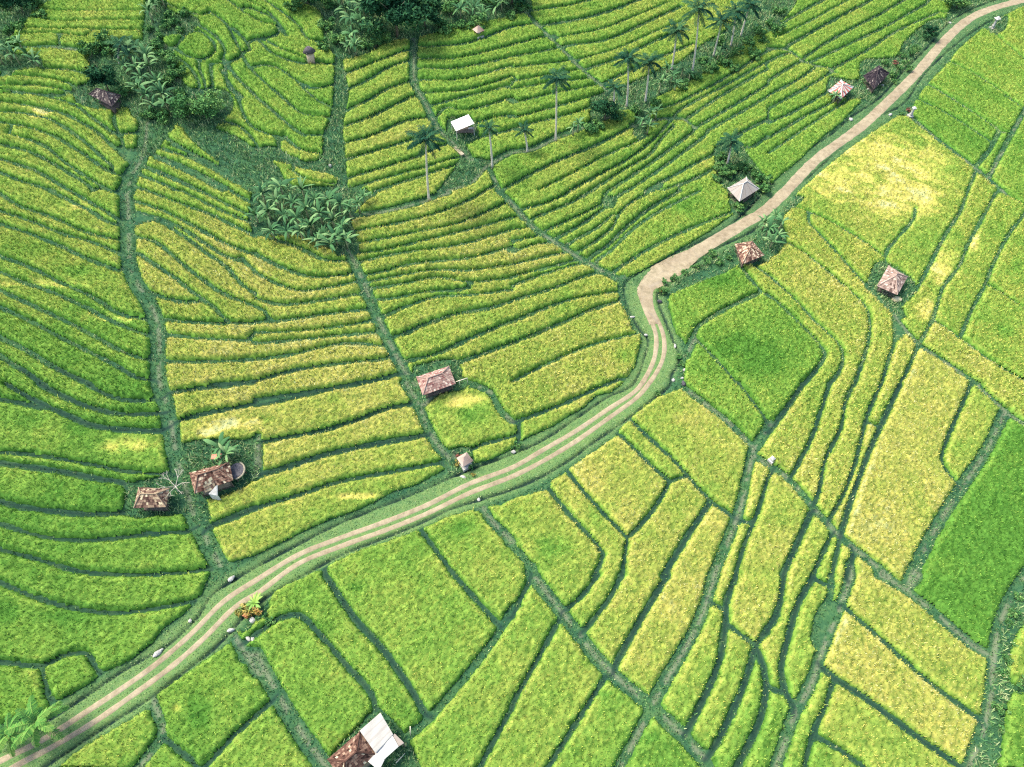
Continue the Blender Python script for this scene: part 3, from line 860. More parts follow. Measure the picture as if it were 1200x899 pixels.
cA = mixc(n, ramp(n, em.outputs[0], [(1.12, (0, 0, 0)), (1.3, (1, 1, 1))]), cA, (.12, .17, .07))
n.links.new(cA, b.inputs['Base Color']); bump(n, b, f3, .4, .03)
ribbon('road', road_up, lambda t: (1.5 + 1.0 * min(1, t / .05)) * (1 if t < .05 else max(.76, 1 - (t - .05) * 1.6)) + 1.7 * math.exp(-((t - .062) / .022) ** 2), road_m, .055, 9)
ribbon('road', trk_u, lambda t: .62, road_m, .05); ribbon('road', trk_l, lambda t: .62, road_m, .05)

# ------------------------------------------------------------------ grasses on bunds, verges and rough ground
grass_m, n, b = newmat('grass_blades', .9, .04)
c1 = ramp(n, attr(n, 'ripe'), [(0, (.018, .07, .032)), (.35, (.045, .13, .05)), (.7, (.12, .23, .07)), (1, (.30, .34, .16))])
n.links.new(mixc(n, 1.0, c1, mixc(n, attr(n, 'mix'), (.55, .6, .65), (1.3, 1.3, 1.25)), 'MULTIPLY'), b.inputs['Base Color'])
gr_ = np.random.default_rng(99)
nonrice = (LB < 0) & inview & (DR > .05) & (DD > .1) & ((chan < .2) | (V < 430) | (hashf(np.arange(NY)[:, None], np.arange(NX)[None, :], 3) < .3))
jj, ii = np.nonzero(nonrice); rr_ = rough[jj, ii]; mw = mown[jj, ii]; patch = fbm(CX[jj, ii], CY[jj, ii], .5, 41)
k = gr_.poisson(np.where(rr_, 1.5, np.where(mw > .3, 2.4, 1.5)) * (.4 + 1.2 * patch)); rep = np.repeat(np.arange(len(jj)), k)
x = CX[jj, ii][rep] + gr_.uniform(-.13, .13, len(rep)); y = CY[jj, ii][rep] + gr_.uniform(-.13, .13, len(rep)); z = gz[jj, ii][rep] - .03
ln = np.where(mw[rep] > .3, .12, np.where(rr_[rep], .5, .26))
BV, BF = blades(x, y, z, ln, .10, .7, None, gr_)
rp = (gr_.random(len(rep)) < .05) * .45 + np.clip(.26 + .5 * patch[rep] + .35 * mw[rep] + .22 * gr_.standard_normal(len(rep)) + .2 * rr_[rep] + .35 * ((V[jj, ii] < 430) & (CHN[jj, ii] < .1))[rep], 0, 1)
go = npmesh('grass', BV, BF, grass_m, {'ripe': np.repeat(rp, 4), 'mix': np.repeat(gr_.random(len(rep)), 4)})
tag(go, 'short dark green grass growing on the bunds, road verges and rough ground', 'grass', kind='stuff')
print('grass blades', len(rep))
# ================================================================== things standing on the land
def up_h(base, v_top, lo=.3, hi=25.):
    """height above base whose picture row is v_top"""
    for _ in range(40):
        m = (lo + hi) / 2
        if float(proj(base.x, base.y, base.z + m)[1]) > v_top: lo = m
        else: hi = m
    return (lo + hi) / 2
def x_at(base, h, u):
    d = base.y * cp - (base.z + h - CAM_H) * sp_
    return (u - PW / 2) / FOC * d
def atp(u, v, up): 
    p = w2(u, v, up); return Vector((float(p[0]), float(p[1]), float(Hs(p[0], p[1])) + up))
def amat(name, stops, rough=.85, spec=.2, bs=0, scale=8, transl=0):
    """colour from the per-vertex 'mix' value"""
    m, n, b = newmat(name, rough, spec); n.links.new(ramp(n, attr(n, 'mix'), stops), b.inputs['Base Color'])
    if bs: bump(n, b, noise_fac(n, scale, 4), bs, .04)
    return m
trunk_m = simple('palm_trunk', [(.3, (.34, .29, .22)), (.7, (.58, .52, .42))], 4)
bark_m = simple('bark', [(.3, (.08, .06, .04)), (.7, (.2, .16, .11))], 5)
palm_m = amat('palm_leaf', [(0, (.004, .025, .018)), (.5, (.012, .055, .028)), (1, (.07, .14, .045))], .85, .06)
palm2_m = amat('young_palm_leaf', [(0, (.02, .08, .025)), (.5, (.065, .18, .03)), (1, (.2, .28, .06))], .8, .08)
ban_m = amat('banana_leaf', [(0, (.014, .055, .025)), (.5, (.06, .15, .05)), (.8, (.16, .25, .095)), (1, (.36, .34, .16))], .75, .08)
stem_m = simple('banana_stem', [(.3, (.12, .15, .06)), (.7, (.28, .27, .14))], 4)
leaf_m = amat('tree_leaf', [(0, (.005, .028, .015)), (.5, (.018, .068, .028)), (1, (.055, .13, .04))], .9, .05)
bush_m = amat('bush_leaf', [(0, (.018, .07, .022)), (.5, (.065, .165, .045)), (1, (.19, .30, .08))], .9, .05)

def frond_np(L, r, droop, width, pairs, az_, el_, twist=0.):
    """one feather leaf: rachis curve and its two rows of leaflets"""
    t = np.linspace(0, 1, 9); ang = el_ - droop * t ** 1.3; dr = np.concatenate([[0], np.cumsum(np.cos(ang[:-1]) * L / 8)]); dz = np.concatenate([[0], np.cumsum(np.sin(ang[:-1]) * L / 8)])
    Vs, Fs, Ms = [], [], []
    ca, sa = math.cos(az_), math.sin(az_)
    def pt(d, s, z): return (d * ca - s * sa, d * sa + s * ca, z)
    base = r.random() * .5
    k = 0
    for i in range(pairs):
        tt = .1 + .9 * (i + .5) / pairs; d = np.interp(tt, t, dr); z = np.interp(tt, t, dz); w_ = width * math.sin(math.pi * min(.97, .14 + .8 * tt)) ** .7; a0 = np.interp(tt, t, ang); hw = L / pairs * .36
        for s in (-1, 1):
            sw = w_ * (.8 + .35 * r.random()); fwd = .55 * sw; dn = sw * (.35 + .35 * r.random())
            Vs += [pt(d - hw, 0, z), pt(d + hw, 0, z), pt(d + hw * .6 + fwd * math.cos(a0), s * sw * .8, z - dn + fwd * math.sin(a0)), pt(d - hw * .3 + fwd * .8 * math.cos(a0), s * sw * .8, z - dn + fwd * .8 * math.sin(a0))]
            Fs.append((k, k + 1, k + 2, k + 3)); k += 4; q = base + .35 * r.random(); Ms += [q, q, q + .1, q + .1]
    # rachis as a thin three-sided rod
    for i in range(8):
        w0 = .05 * (1 - t[i] * .8); w1 = .05 * (1 - t[i + 1] * .8)
        Vs += [pt(dr[i], -w0, dz[i]), pt(dr[i], w0, dz[i]), pt(dr[i + 1], w1, dz[i + 1]), pt(dr[i + 1], -w1, dz[i + 1])]; Fs.append((k, k + 1, k + 2, k + 3)); k += 4; Ms += [.8] * 4
    return np.array(Vs), np.array(Fs), np.array(Ms)
def gather(parts):
    V_, F_, M_, k = [], [], [], 0
    for v, f, m in parts: V_.append(v); F_.append(np.asarray(f) + k); M_.append(m); k += len(v)
    return np.vstack(V_), np.vstack(F_), np.concatenate(M_)
def palm(u, v, uc, vc, label, L=3.0, nf=20, seed=0, mat=None, group='coconut palms', up=None, wind=.0):
    r = np.random.default_rng(seed + 900)
    if up: b = atp(u, v, up); b.z -= up; h = up; top = Vector((.3, .1, h))
    else: b = g3(u, v); h = up_h(b, vc); top = Vector((x_at(b, h, uc) - b.x, 0, h))
    e = empty('coconut_palm', b, 0, label, 'palm tree', group)
    pts = [Vector((top.x * (t ** 1.6), top.y * t, -.2 + (h + .2) * t)) for t in [i / 9 for i in range(10)]]
    m = MB(); m.tube(pts, [.30] + [.19 - .07 * i / 9 for i in range(1, 10)], 8); m.build('trunk', trunk_m, e, True)
    P_ = []
    for i in range(nf):
        el_ = 1.25 - 1.75 * (i / nf) + r.uniform(-.12, .12); az_ = i * 2.39996 + r.uniform(-.3, .3); Lf = L * r.uniform(.85, 1.12) * (.8 if i < 3 else 1)
        P_.append(frond_np(Lf, r, r.uniform(.9, 1.5) if el_ > 0 else .7, L * .2, 19, az_, el_))
    V_, F_, M_ = gather(P_); V_ = V_ + np.array(top)
    npmesh('crown', V_, F_, mat or palm_m, {'mix': M_}, e)
    if not up:
        c_ = MB()
        for i in range(7): a = i * .9; c_.blob((top.x + .25 * math.cos(a), .25 * math.sin(a), h - .25), (.14, .14, .16), i, 1, .05)
        c_.build('coconuts', stem_m, e, True)
    return e
def banana_np(r, L=2.0, n=8, h=1.8, tone=0.):
    P_ = []
    for i in range(n):
        az_ = i * 2.4 + r.uniform(-.4, .4); el_ = r.uniform(.25, 1.35); Lf = L * r.uniform(.7, 1.15); W = Lf * r.uniform(.075, .115); dr_ = r.uniform(.9, 2.0)
        t = np.linspace(0, 1, 8); ang = el_ - dr_ * t ** 1.5; d = np.concatenate([[0], np.cumsum(np.cos(ang[:-1]) * Lf / 7)]); z = np.concatenate([[0], np.cumsum(np.sin(ang[:-1]) * Lf / 7)]) + h
        wd = W * np.sin(np.pi * np.clip(.04 + t * .96, 0, .985)) ** .6; wd[0] = .03
        ca, sa = math.cos(az_), math.sin(az_); fold = r.uniform(.1, .5); tw = r.uniform(-.5, .5)
        V_ = []
        for q in range(8):
            for s in (-1, 0, 1):
                jag = 1 + (r.uniform(-.25, .1) if s else 0)
                V_.append((d[q] * ca - s * wd[q] * jag * sa, d[q] * sa + s * wd[q] * jag * ca, z[q] + (-fold if s else 0) * wd[q] + s * tw * wd[q]))
        F_ = []
        for q in range(7):
            for s in (0, 1): F_.append((q * 3 + s, q * 3 + s + 1, q * 3 + s + 4, q * 3 + s + 3))
        c0 = r.uniform(.1, .72) + tone; M_ = np.clip(c0 + np.repeat(t, 3) * .05 + r.uniform(-.05, .05, 24), 0, 1)
        P_.append((np.array(V_), np.array(F_), M_))
    return gather(P_)
def banana(u, v, label, group, seed=0, L=2.0, h=None, tone=0.):
    r = np.random.default_rng(seed + 4000); b = g3(u, v); e = empty('banana_plant', b, r.uniform(0, 6.28), label, 'banana plant', group)
    h = h or r.uniform(1.3, 2.3)
    m = MB(); m.tube([(0, 0, -.1), (.03, 0, h * .5), (.02, .02, h)], [.17, .13, .08], 7); m.build('pseudostem', stem_m, e, True)
    V_, F_, M_ = banana_np(r, L * r.uniform(.85, 1.15), int(r.integers(9, 14)), h, tone); npmesh('leaves', V_, F_, ban_m, {'mix': M_}, e, smooth=True); return e
def leafcloud(r, c, rad, n, size, lumps=9):
    """leaf faces spread through a few uneven clumps"""
    C_ = [(np.array([r.uniform(-.72, .72) * rad[0], r.uniform(-.72, .72) * rad[1], r.uniform(-.45, .68) * rad[2]]), r.uniform(.2, .45)) for _ in range(lumps)] + [(np.zeros(3), .5)]
    k = r.integers(0, len(C_), n); cc = np.array([C_[i][0] for i in k]); rr = np.array([C_[i][1] for i in k])
    d = r.standard_normal((n, 3)); d /= np.linalg.norm(d, axis=1)[:, None]; q = r.random(n) ** .45
    P = np.array(c) + cc + d * (q * rr)[:, None] * np.array(rad)
    a = r.standard_normal((n, 3)); a[:, 2] *= .5; a /= np.linalg.norm(a, axis=1)[:, None]; b_ = np.cross(a, d + r.standard_normal((n, 3)) * .6); b_ /= np.linalg.norm(b_, axis=1)[:, None] + 1e-6
    s = size * r.uniform(.6, 1.4, n)[:, None]; V_ = np.stack([P - a * s, P + b_ * s * .45, P + a * s, P - b_ * s * .45], 1).reshape(-1, 3)
    M_ = np.repeat(np.clip(.25 + .5 * np.array([(i * 37 % 10) / 10 for i in k]) + r.uniform(-.25, .25, n), 0, 1), 4)
    return V_, np.arange(n * 4).reshape(n, 4), M_
def tree(name, u, v, h, rad, label, cat, group=None, n=2600, size=.32, mat=None, seed=0, base_z=0.):
    r = np.random.default_rng(seed + 77); b = g3(u, v); e = empty(name, b, 0, label, cat, group); m = MB()
    ch = h - rad[2] * .9; m.tube([(0, 0, -.2), (.1, .05, ch * .5), (0, 0, ch)], [.28 * h / 9, .2 * h / 9, .12 * h / 9], 7)
    for i in range(6):
        a = i * 1.05 + r.uniform(-.3, .3); m.tube([(0, 0, ch * r.uniform(.5, .9)), (math.cos(a) * rad[0] * .35, math.sin(a) * rad[1] * .35, ch + .1 * h), (math.cos(a) * rad[0] * .6, math.sin(a) * rad[1] * .6, ch + .25 * h)], [.1 * h / 9, .07 * h / 9, .03 * h / 9], 5)
    m.build('trunk', bark_m, e, True)
    V_, F_, M_ = leafcloud(r, (0, 0, h - rad[2]), rad, n, size, 20); npmesh('crown', V_, F_, mat or leaf_m, {'mix': M_}, e); return e
def bush(u, v, rad, label, group=None, n=700, size=.2, mat=None, seed=0, cat='bush', name='bush'):
    r = np.random.default_rng(seed + 1777); b = g3(u, v); e = empty(name, b, r.uniform(0, 6), label, cat, group); m = MB()
    for i in range(5):
        a = i * 1.26; m.tube([(0, 0, -.1), (math.cos(a) * rad[0] * .45, math.sin(a) * rad[1] * .45, rad[2] * 1.1)], [.05, .02], 5)
    m.build('stem', bark_m, e)
    V_, F_, M_ = leafcloud(r, (0, 0, rad[2] * .85), rad, n, size, 11); npmesh('foliage', V_, F_, mat or bush_m, {'mix': M_}, e); return e

# ------------------------------------------------------------------ huts
tile_cols = {
 'brown': [(0, (.035, .018, .014)), (.45, (.12, .062, .044)), (.8, (.24, .15, .10)), (1, (.45, .36, .24))],
 'pink': [(0, (.16, .07, .06)), (.4, (.23, .14, .11)), (.75, (.33, .23, .18)), (1, (.46, .36, .28))],
 'tan': [(0, (.08, .05, .04)), (.4, (.23, .16, .125)), (.8, (.33, .24, .19)), (1, (.45, .36, .28))],
 'moss': [(0, (.045, .025, .02)), (.4, (.14, .085, .06)), (.7, (.28, .21, .13)), (1, (.45, .38, .24))],
 'black': [(0, (.012, .010, .014)), (.5, (.035, .027, .03)), (.9, (.075, .06, .055)), (1, (.2, .17, .14))]}
TM = {k: amat('roof_tiles_' + k, s, .95, .05, .5, 14) for k, s in tile_cols.items()}
sheet_m = amat('metal_sheet', [(0, (.16, .04, .03)), (.18, (.42, .12, .09)), (.3, (.24, .195, .155)), (.5, (.25, .22, .185)), (.75, (.30, .29, .255)), (1, (.50, .475, .41))], .7, .15)
wood_m = simple('weathered_wood', [(.3, (.05, .038, .03)), (.7, (.14, .11, .08))], 3)
wall_m = simple('hut_wall', [(.3, (.12, .09, .07)), (.7, (.25, .2, .15))], 2)
white_m = simple('white_render', [(.3, (.34, .31, .27)), (.7, (.5, .48, .43))], 3)
stone_m = simple('pale_stone', [(.3, (.2, .19, .16)), (.7, (.45, .425, .375))], 5)
dark_m = simple('dark_stone', [(.3, (.03, .03, .035)), (.7, (.12, .11, .11))], 4)
def plane_tiles(P0, P1, P2, P3, r, tl=.30, tw=.26, lift=.035, j=.02, two=False, base=.0, edge=0.):
    """P0-P1 eave, P3-P2 top; courses of separate tiles laid up the slope"""
    P0, P1, P2, P3 = [np.array(p, float) for p in (P0, P1, P2, P3)]
    nrm = np.cross(P1 - P0, P3 - P0 if np.linalg.norm(P3 - P0) > .1 else P2 - P0); nrm /= np.linalg.norm(nrm) + 1e-9
    if nrm[2] < 0: nrm = -nrm
    sl = np.linalg.norm((P3 + P2) / 2 - (P0 + P1) / 2); nr = max(2, int(sl / tl)); V_, F_, M_ = [], [], []; k = 0
    for i in range(nr):
        a, b = i / nr, min(1, (i + 1.15) / nr); L0, R0, L1, R1 = P0 + (P3 - P0) * a, P1 + (P2 - P1) * a, P0 + (P3 - P0) * b, P1 + (P2 - P1) * b
        nc = max(1, int(round(np.linalg.norm(R0 - L0) / tw)))
        for c in range(nc):
            s, t = c / nc, (c + .96) / nc; o = nrm * (lift + r.uniform(-j, j)); o2 = nrm * r.uniform(-j, j) * .3
            V_ += [L0 + (R0 - L0) * s + o, L0 + (R0 - L0) * t + o, L1 + (R1 - L1) * t + o2, L1 + (R1 - L1) * s + o2]; F_.append((k, k + 1, k + 2, k + 3)); k += 4
            q = float(np.clip(base + r.normal(.45, .28), 0, 1)); M_ += [q] * 4
    return np.array(V_), np.array(F_), np.array(M_)
def hut(name, cat, label, corners, eave, rise, style='brown', ridge=.45, seed=0, wall='posts', group=None, base=0., roofkind='tiles', over=.2, extra_h=0.):
    """corners: the four eave corners as seen, in order round the roof; eave = height of the eaves"""
    r = np.random.default_rng(seed + 300); Q = [atp(u, v, eave) for u, v in corners]; cz = sum(q.z for q in Q) / 4; c = sum(Q, Vector()) / 4; c.z = cz
    gz_ = float(Hs(c.x, c.y)); e = empty(name, (c.x, c.y, gz_), 0, label, cat, group); O = Vector((c.x, c.y, gz_)); E = [Vector((q.x, q.y, gz_ + eave)) - O for q in Q]
    a, b = (E[1] - E[0]).length, (E[2] - E[1]).length
    if b > a: E = E[1:] + E[:1]; a, b = b, a
    ax = ((E[1] - E[0]) + (E[2] - E[3])).normalized(); rl = max(0, ridge * a / 2); ap = Vector((0, 0, eave + rise)); R0, R1 = ap - ax * rl, ap + ax * rl
    if roofkind == 'tiles':
        parts = [plane_tiles(E[0], E[1], R1, R0, r, base=base), plane_tiles(E[2], E[3], R0, R1, r, base=base), plane_tiles(E[1], E[2], R1, R1, r, base=base + .05), plane_tiles(E[3], E[0], R0, R0, r, base=base - .05)]
        mat = TM[style]
    else:   # long sheets running up the slope
        parts = []
        for (p0, p1, p2, p3) in ((E[0], E[1], R1, R0), (E[2], E[3], R0, R1), (E[1], E[2], R1, R1), (E[3], E[0], R0, R0)):
            p0, p1, p2, p3 = [np.array(p) for p in (p0, p1, p2, p3)]; ns = max(3, int(np.linalg.norm(p1 - p0) / (.55 if style == 'stripe' else .8))); V_, F_, M_ = [], [], []
            for i in range(ns):
                s, t = i / ns, (i + .97) / ns; o = np.array([0, 0, .02 * (i % 2)]); k = len(V_); V_ += [p0 + (p1 - p0) * s + o, p0 + (p1 - p0) * t + o, p3 + (p2 - p3) * t + o, p3 + (p2 - p3) * s + o]; F_.append((k, k + 1, k + 2, k + 3))
                q = (r.choice([.1, .16]) if i % 2 else r.uniform(.8, .95)) if style == 'stripe' else r.uniform(.38, .6); M_ += [q] * 4
            parts.append((np.array(V_), np.array(F_), np.array(M_)))
        mat = sheet_m
    # boards closing the roof from below
    V_ = np.array([tuple(x - Vector((0, 0, .06))) for x in E] + [tuple(R0 - Vector((0, 0, .1))), tuple(R1 - Vector((0, 0, .1)))]); F_ = np.array([(0, 1, 5, 4), (2, 3, 4, 5), (1, 2, 5, 5), (3, 0, 4, 4)])
    gv, gf, gm_ = gather(parts); rf = npmesh('roof', gv, gf, mat, {'mix': gm_}, e)
    me = bpy.data.meshes.new('roof_boards'); me.from_pydata([tuple(v) for v in V_], [], [(0, 1, 5, 4), (2, 3, 4, 5), (1, 2, 5), (3, 0, 4)]); me.materials.append(wood_m); link(bpy.data.objects.new('roof_boards', me), rf)
    m = MB()
    for p, q in ((R0, R1), (E[0], R0), (E[3], R0), (E[1], R1), (E[2], R1)):
        if (q - p).length > .2: m.tube([p + Vector((0, 0, .05)), q + Vector((0, 0, .06))], .075, 5)
    cap = m.build('ridge_cap', {'stripe': white_m, 'beige': white_m}.get(style, TM.get(style, wood_m)), rf)
    at = cap.data.attributes.new('mix', 'FLOAT', 'POINT'); at.data.foreach_set('value', [.62] * len(cap.data.vertices))
    I = [x * (1 - over) for x in E]
    for x in I:
        m = MB(); m.tube([(x.x, x.y, -.5), (x.x, x.y, eave - .05)], .07, 6); m.build('post', wood_m, e)
    m = MB(); xs = [Vector((x.x * .93, x.y * .93, 0)) for x in I]; z0, z1 = -.3, .3
    m.add([Vector((x.x, x.y, z0)) for x in xs] + [Vector((x.x, x.y, z1)) for x in xs], [(0, 1, 2, 3), (4, 5, 6, 7), (0, 1, 5, 4), (1, 2, 6, 5), (2, 3, 7, 6), (3, 0, 4, 7)]); m.build('platform', stone_m if wall == 'stone' else wood_m, e)
    if wall != 'posts':
        for i in range(4):
            p, q = xs[i] * .97, xs[(i + 1) % 4] * .97; d = (q - p).normalized(); nn = Vector((-d.y, d.x, 0)) * .05
            zt = eave - .12 if (wall == 'full' or i % 2) else eave * .55
            m = MB(); m.add([p - nn + Vector((0, 0, .36)), q - nn + Vector((0, 0, .36)), q + nn + Vector((0, 0, .36)), p + nn + Vector((0, 0, .36)), p - nn + Vector((0, 0, zt)), q - nn + Vector((0, 0, zt)), q + nn + Vector((0, 0, zt)), p + nn + Vector((0, 0, zt))],
                            [(0, 1, 2, 3), (4, 5, 6, 7), (0, 1, 5, 4), (1, 2, 6, 5), (2, 3, 7, 6), (3, 0, 4, 7)]); m.build('wall', wall_m, e)
    return e
HG = 'small field huts'
hut('field_hut', 'hut', 'brown tiled hip roof hut standing beside a bare pale tree, left of the gully', [(161, 570), (198.4, 572.8), (195.7, 595.5), (157, 595.5)], 1.6, 1.0, 'moss', .5, 1, group=HG, wall='posts')
h2 = hut('field_hut', 'hut', 'dark brown roofed hut with a white gable wall, below a leafy banana plant', [(221, 553), (268, 541), (274, 564), (229, 579)], 1.9, 1.3, 'brown', .5, 2, group=HG, wall='full', base=.06, over=.2)
hut('field_hut', 'hut', 'pinkish tiled hip roof hut above the pale bowl-shaped rice plot', [(487.7, 440.7), (526, 428.3), (534, 451), (495.7, 464.3)], 1.5, 1.1, 'pink', .42, 3, group=HG, wall='posts')
hut('field_hut', 'hut', 'beige hip roof hut beside the road, opposite the rusty brown hut', [(852.5, 220), (874.8, 207.2), (889.4, 222), (866.4, 236.7)], 1.7, 1.3, 'beige', .2, 4, group=HG, roofkind='sheet', wall='posts')
hut('field_hut', 'hut', 'rusty brown tiled hut just right of the road beside banana plants', [(861, 286), (881.7, 282.6), (895.6, 299.3), (870, 309.7)], 1.5, 1.1, 'brown', .15, 5, group=HG, wall='posts', base=.15)
hut('field_hut', 'hut', 'tan pyramid roof hut alone among the right-hand rice plots', [(1027.7, 335.3), (1041.3, 311.3), (1063.3, 324.7), (1051.3, 346)], 1.5, 1.3, 'tan', .12, 6, group=HG, base=.05)
hut('field_hut', 'hut', 'red and white striped metal roof hut near the upper road', [(970.4, 105.5), (986, 92.7), (1000, 103), (985, 117)], 1.6, .9, 'stripe', .08, 7, group=HG, roofkind='sheet')
hut('field_hut', 'hut', 'blackish tiled hut by the upper road, right of the striped roof', [(1012, 88), (1030, 76.5), (1042, 86.5), (1024, 105)], 1.6, 1.3, 'black', .2, 8, group=HG, wall='posts')
hut('field_hut', 'hut', 'dark brown roofed hut under the banana grove at top left', [(103, 108.5), (116, 105), (142, 113), (133, 128)], 1.5, 1.2, 'black', .5, 9, group=HG, base=.25, wall='posts')
# additions to the hut with the white gable
gz_ = h2.location.z
def rel(u, v, up, o): p = atp(u, v, up); return Vector((p.x, p.y, o.location.z + up)) - Vector(o.location)
m = MB(); a, b_, c_ = rel(256, 569.5, 2.6, h2), rel(246.5, 579.5, 1.5, h2), rel(256.5, 582, 1.5, h2); nn = Vector((.12, .05, 0))
m.add([a, b_, c_, Vector((b_.x, b_.y, 0)), Vector((c_.x, c_.y, 0)), a - nn, b_ - nn, c_ - nn, Vector((b_.x, b_.y, 0)) - nn, Vector((c_.x, c_.y, 0)) - nn], [(0, 1, 2), (1, 3, 4, 2), (5, 7, 6), (6, 7, 9, 8), (0, 5, 6, 1), (2, 7, 5, 0), (1, 6, 8, 3), (4, 9, 7, 2)]); m.build('gable_wall', white_m, h2)
r_ = np.random.default_rng(5); Q = [rel(238, 567, 2.75, h2), rel(248, 559, 2.95, h2), rel(255, 573, 1.75, h2), rel(241, 578, 1.75, h2)]
V_, F_, M_ = plane_tiles(Q[3], Q[2], Q[1], Q[0], r_, base=.3); npmesh('porch_roof', V_, F_, TM['moss'], {'mix': M_}, h2)
bam_m0 = simple('straw_rim', [(.3, (.18, .15, .10)), (.7, (.32, .28, .19))], 3)
# shed on its right side, orange sheet behind it
e = empty('lean_to', g3(280, 556), .2, 'low dark lean-to shed with a pale rim against the right side of the hut', 'shed'); m = MB()
m.tube([(1.0 * math.cos(a) , 1.15 * math.sin(a), 1.0) for a in [i * .25 - 1.6 for i in range(12)]], .1, 5); m.build('rim', bam_m0, e)
m = MB(); m.add([(.97 * math.cos(i * .52), 1.12 * math.sin(i * .52), .95) for i in range(12)] + [(0, 0, 1.15)], [(i, (i + 1) % 12, 12) for i in range(12)]); m.build('cover', dark_m, e)
m = MB(); [m.tube([(.9 * math.cos(a), 1.0 * math.sin(a), -.2), (.9 * math.cos(a), 1.0 * math.sin(a), .95)], .06, 5) for a in (0, 1.6, 3.1, 4.7)]; m.build('frame', wood_m, e)
def sheet_np(P, n, mixf, th=.03, r=None, amp=.035):
    """corrugated sheet over four corners, ribs running from P0-P1 to P3-P2"""
    P0, P1, P2, P3 = [np.array(p, float) for p in P]; V_, F_, M_ = [], [], []
    for j in range(5):
        for i in range(n + 1):
            s = i / n; t = j / 4; p = (P0 * (1 - s) + P1 * s) * (1 - t) + (P3 * (1 - s) + P2 * s) * t; p = p + np.array([0, 0, amp * (1 if i % 2 else -1)]); V_.append(p); M_.append(mixf(s, t))
    for j in range(4):
        for i in range(n): k = j * (n + 1) + i; F_.append((k, k + 1, k + n + 2, k + n + 1))
    return np.array(V_), np.array(F_), np.array(M_)
red_m = simple('rusty_orange_sheet', [(.3, (.42, .12, .07)), (.7, (.6, .28, .18))], 3)
e = empty('tin_canopy', g3(254.5, 538), 0, 'small orange-red tin canopy behind the hut with the white gable', 'canopy')
P = [rel(247.5, 539, 2.0, e), rel(248.5, 533, 2.3, e), rel(261, 532, 2.3, e), rel(260, 538, 2.0, e)]
V_, F_, M_ = sheet_np(P, 12, lambda s, t: .5); npmesh('roof', V_, F_, red_m, None, e)
for p in P: m = MB(); m.tube([(p.x * .9, p.y * .9, -.2), (p.x * .9, p.y * .9, p.z)], .04, 5); m.build('post', wood_m, e)
# white canopy on posts
e = empty('canopy_shelter', g3(545, 155), 0, 'white tarpaulin roofed shelter on four posts at the top of the terraces', 'shelter')
P = [rel(528, 141, 2.0, e), rel(549, 133.5, 2.3, e), rel(555.8, 146.5, 2.2, e), rel(534.5, 154, 1.9, e)]
tarp_m = simple('white_tarpaulin', [(.3, (.55, .52, .49)), (.7, (.68, .65, .62))], 2, .6)
V_, F_, M_ = sheet_np(P, 10, lambda s, t: 1., amp=.015); npmesh('roof', V_, F_, tarp_m, None, e)
for p in P: m = MB(); m.tube([(p.x * .95, p.y * .95, -.3), (p.x * .95, p.y * .95, p.z - .03)], .06, 6); m.build('post', white_m, e)
m = MB(); m.box((0, 0, .45), (3.0, 1.6, .1)); [m.box((x, y, .2), (.1, .1, .5)) for x in (-1.3, 1.3) for y in (-.6, .6)]; m.build('bench', wood_m, e)
m = MB(); [m.blob((rel(550 + i * 2, 152, .3, e).x, rel(550 + i * 2, 152, .3, e).y, .35), (.35, .3, .3), i, 2, .12) for i in range(2)]; o = m.build('feed_sack', stone_m, None, True); o.location = e.location; tag(o, 'pale sacks lying under the edge of the white shelter', 'sack')
# large house at the bottom edge
e = empty('farm_house', atp(412, 893, 0), 0, 'large house with brown hip roof and white metal sheet roofs at the bottom edge', 'house')
zc = 2.6; r_ = np.random.default_rng(11)
A, B, Cc, Dd = rel(384, 890, zc, e), rel(421.7, 857.5, zc, e), rel(440.5, 884, zc, e), rel(403, 917, zc, e)
ax = (A - B).normalized(); k1 = rel(417.6, 881, zc + 1.5, e); k2 = k1 + (ax * .6 + (A - B) * .18) 
parts = [plane_tiles(B, A, k2, k1, r_), plane_tiles(Cc, B, k1, k1, r_, base=.05), plane_tiles(Dd, Cc, k1, k2, r_), plane_tiles(A, Dd, k2, k2, r_)]
V_, F_, M_ = gather(parts); rf = npmesh('tiled_roof', V_, F_, TM['brown'], {'mix': M_}, e)
m = MB(); [m.tube([p, q], .09, 6) for p, q in ((k1, k2), (B, k1), (Cc, k1), (A, k2), (Dd, k2))]; cap = m.build('ridge_cap', TM['brown'], rf); at = cap.data.attributes.new('mix', 'FLOAT', 'POINT'); at.data.foreach_set('value', [.2] * len(cap.data.vertices))
def hc(x, y): return (380 + x / 10.9, 830 + y / 10.9)
def sh(name, pts, z, mixf, n=24, label=None):
    P = [rel(*hc(*p), zz, e) for p, zz in zip(pts, z)]; V_, F_, M_ = sheet_np(P, n, mixf); o = npmesh(name, V_, F_, sheet_m, {'mix': M_}, e); 
    if label: o['label'] = label
    return o
sh('metal_roof', [(450, 285), (655, 575), (880, 335), (715, 55)], [2.9, 2.9, 2.5, 2.5], lambda s, t: (.74 if int(s * 26) % 7 else .6) + .05 * math.sin(s * 11 + t * 7) + .05 * random.random(), 26, 'grey-white corrugated sheet roof')
sh('metal_roof', [(640, 575), (755, 665), (950, 490), (868, 345)], [2.7, 2.6, 2.4, 2.45], lambda s, t: .93 + .05 * random.random(), 12, 'cream sheet roof')
sh('metal_roof', [(560, 680), (700, 800), (770, 660), (655, 572)], [2.75, 2.5, 2.55, 2.7], lambda s, t: .98, 12, 'brightest white sheet roof')
sh('metal_roof', [(868, 345), (950, 490), (1022, 445), (900, 325)], [2.35, 2.3, 2.25, 2.35], lambda s, t: .33 + .12 * random.random(), 10, 'rusty narrow sheet')
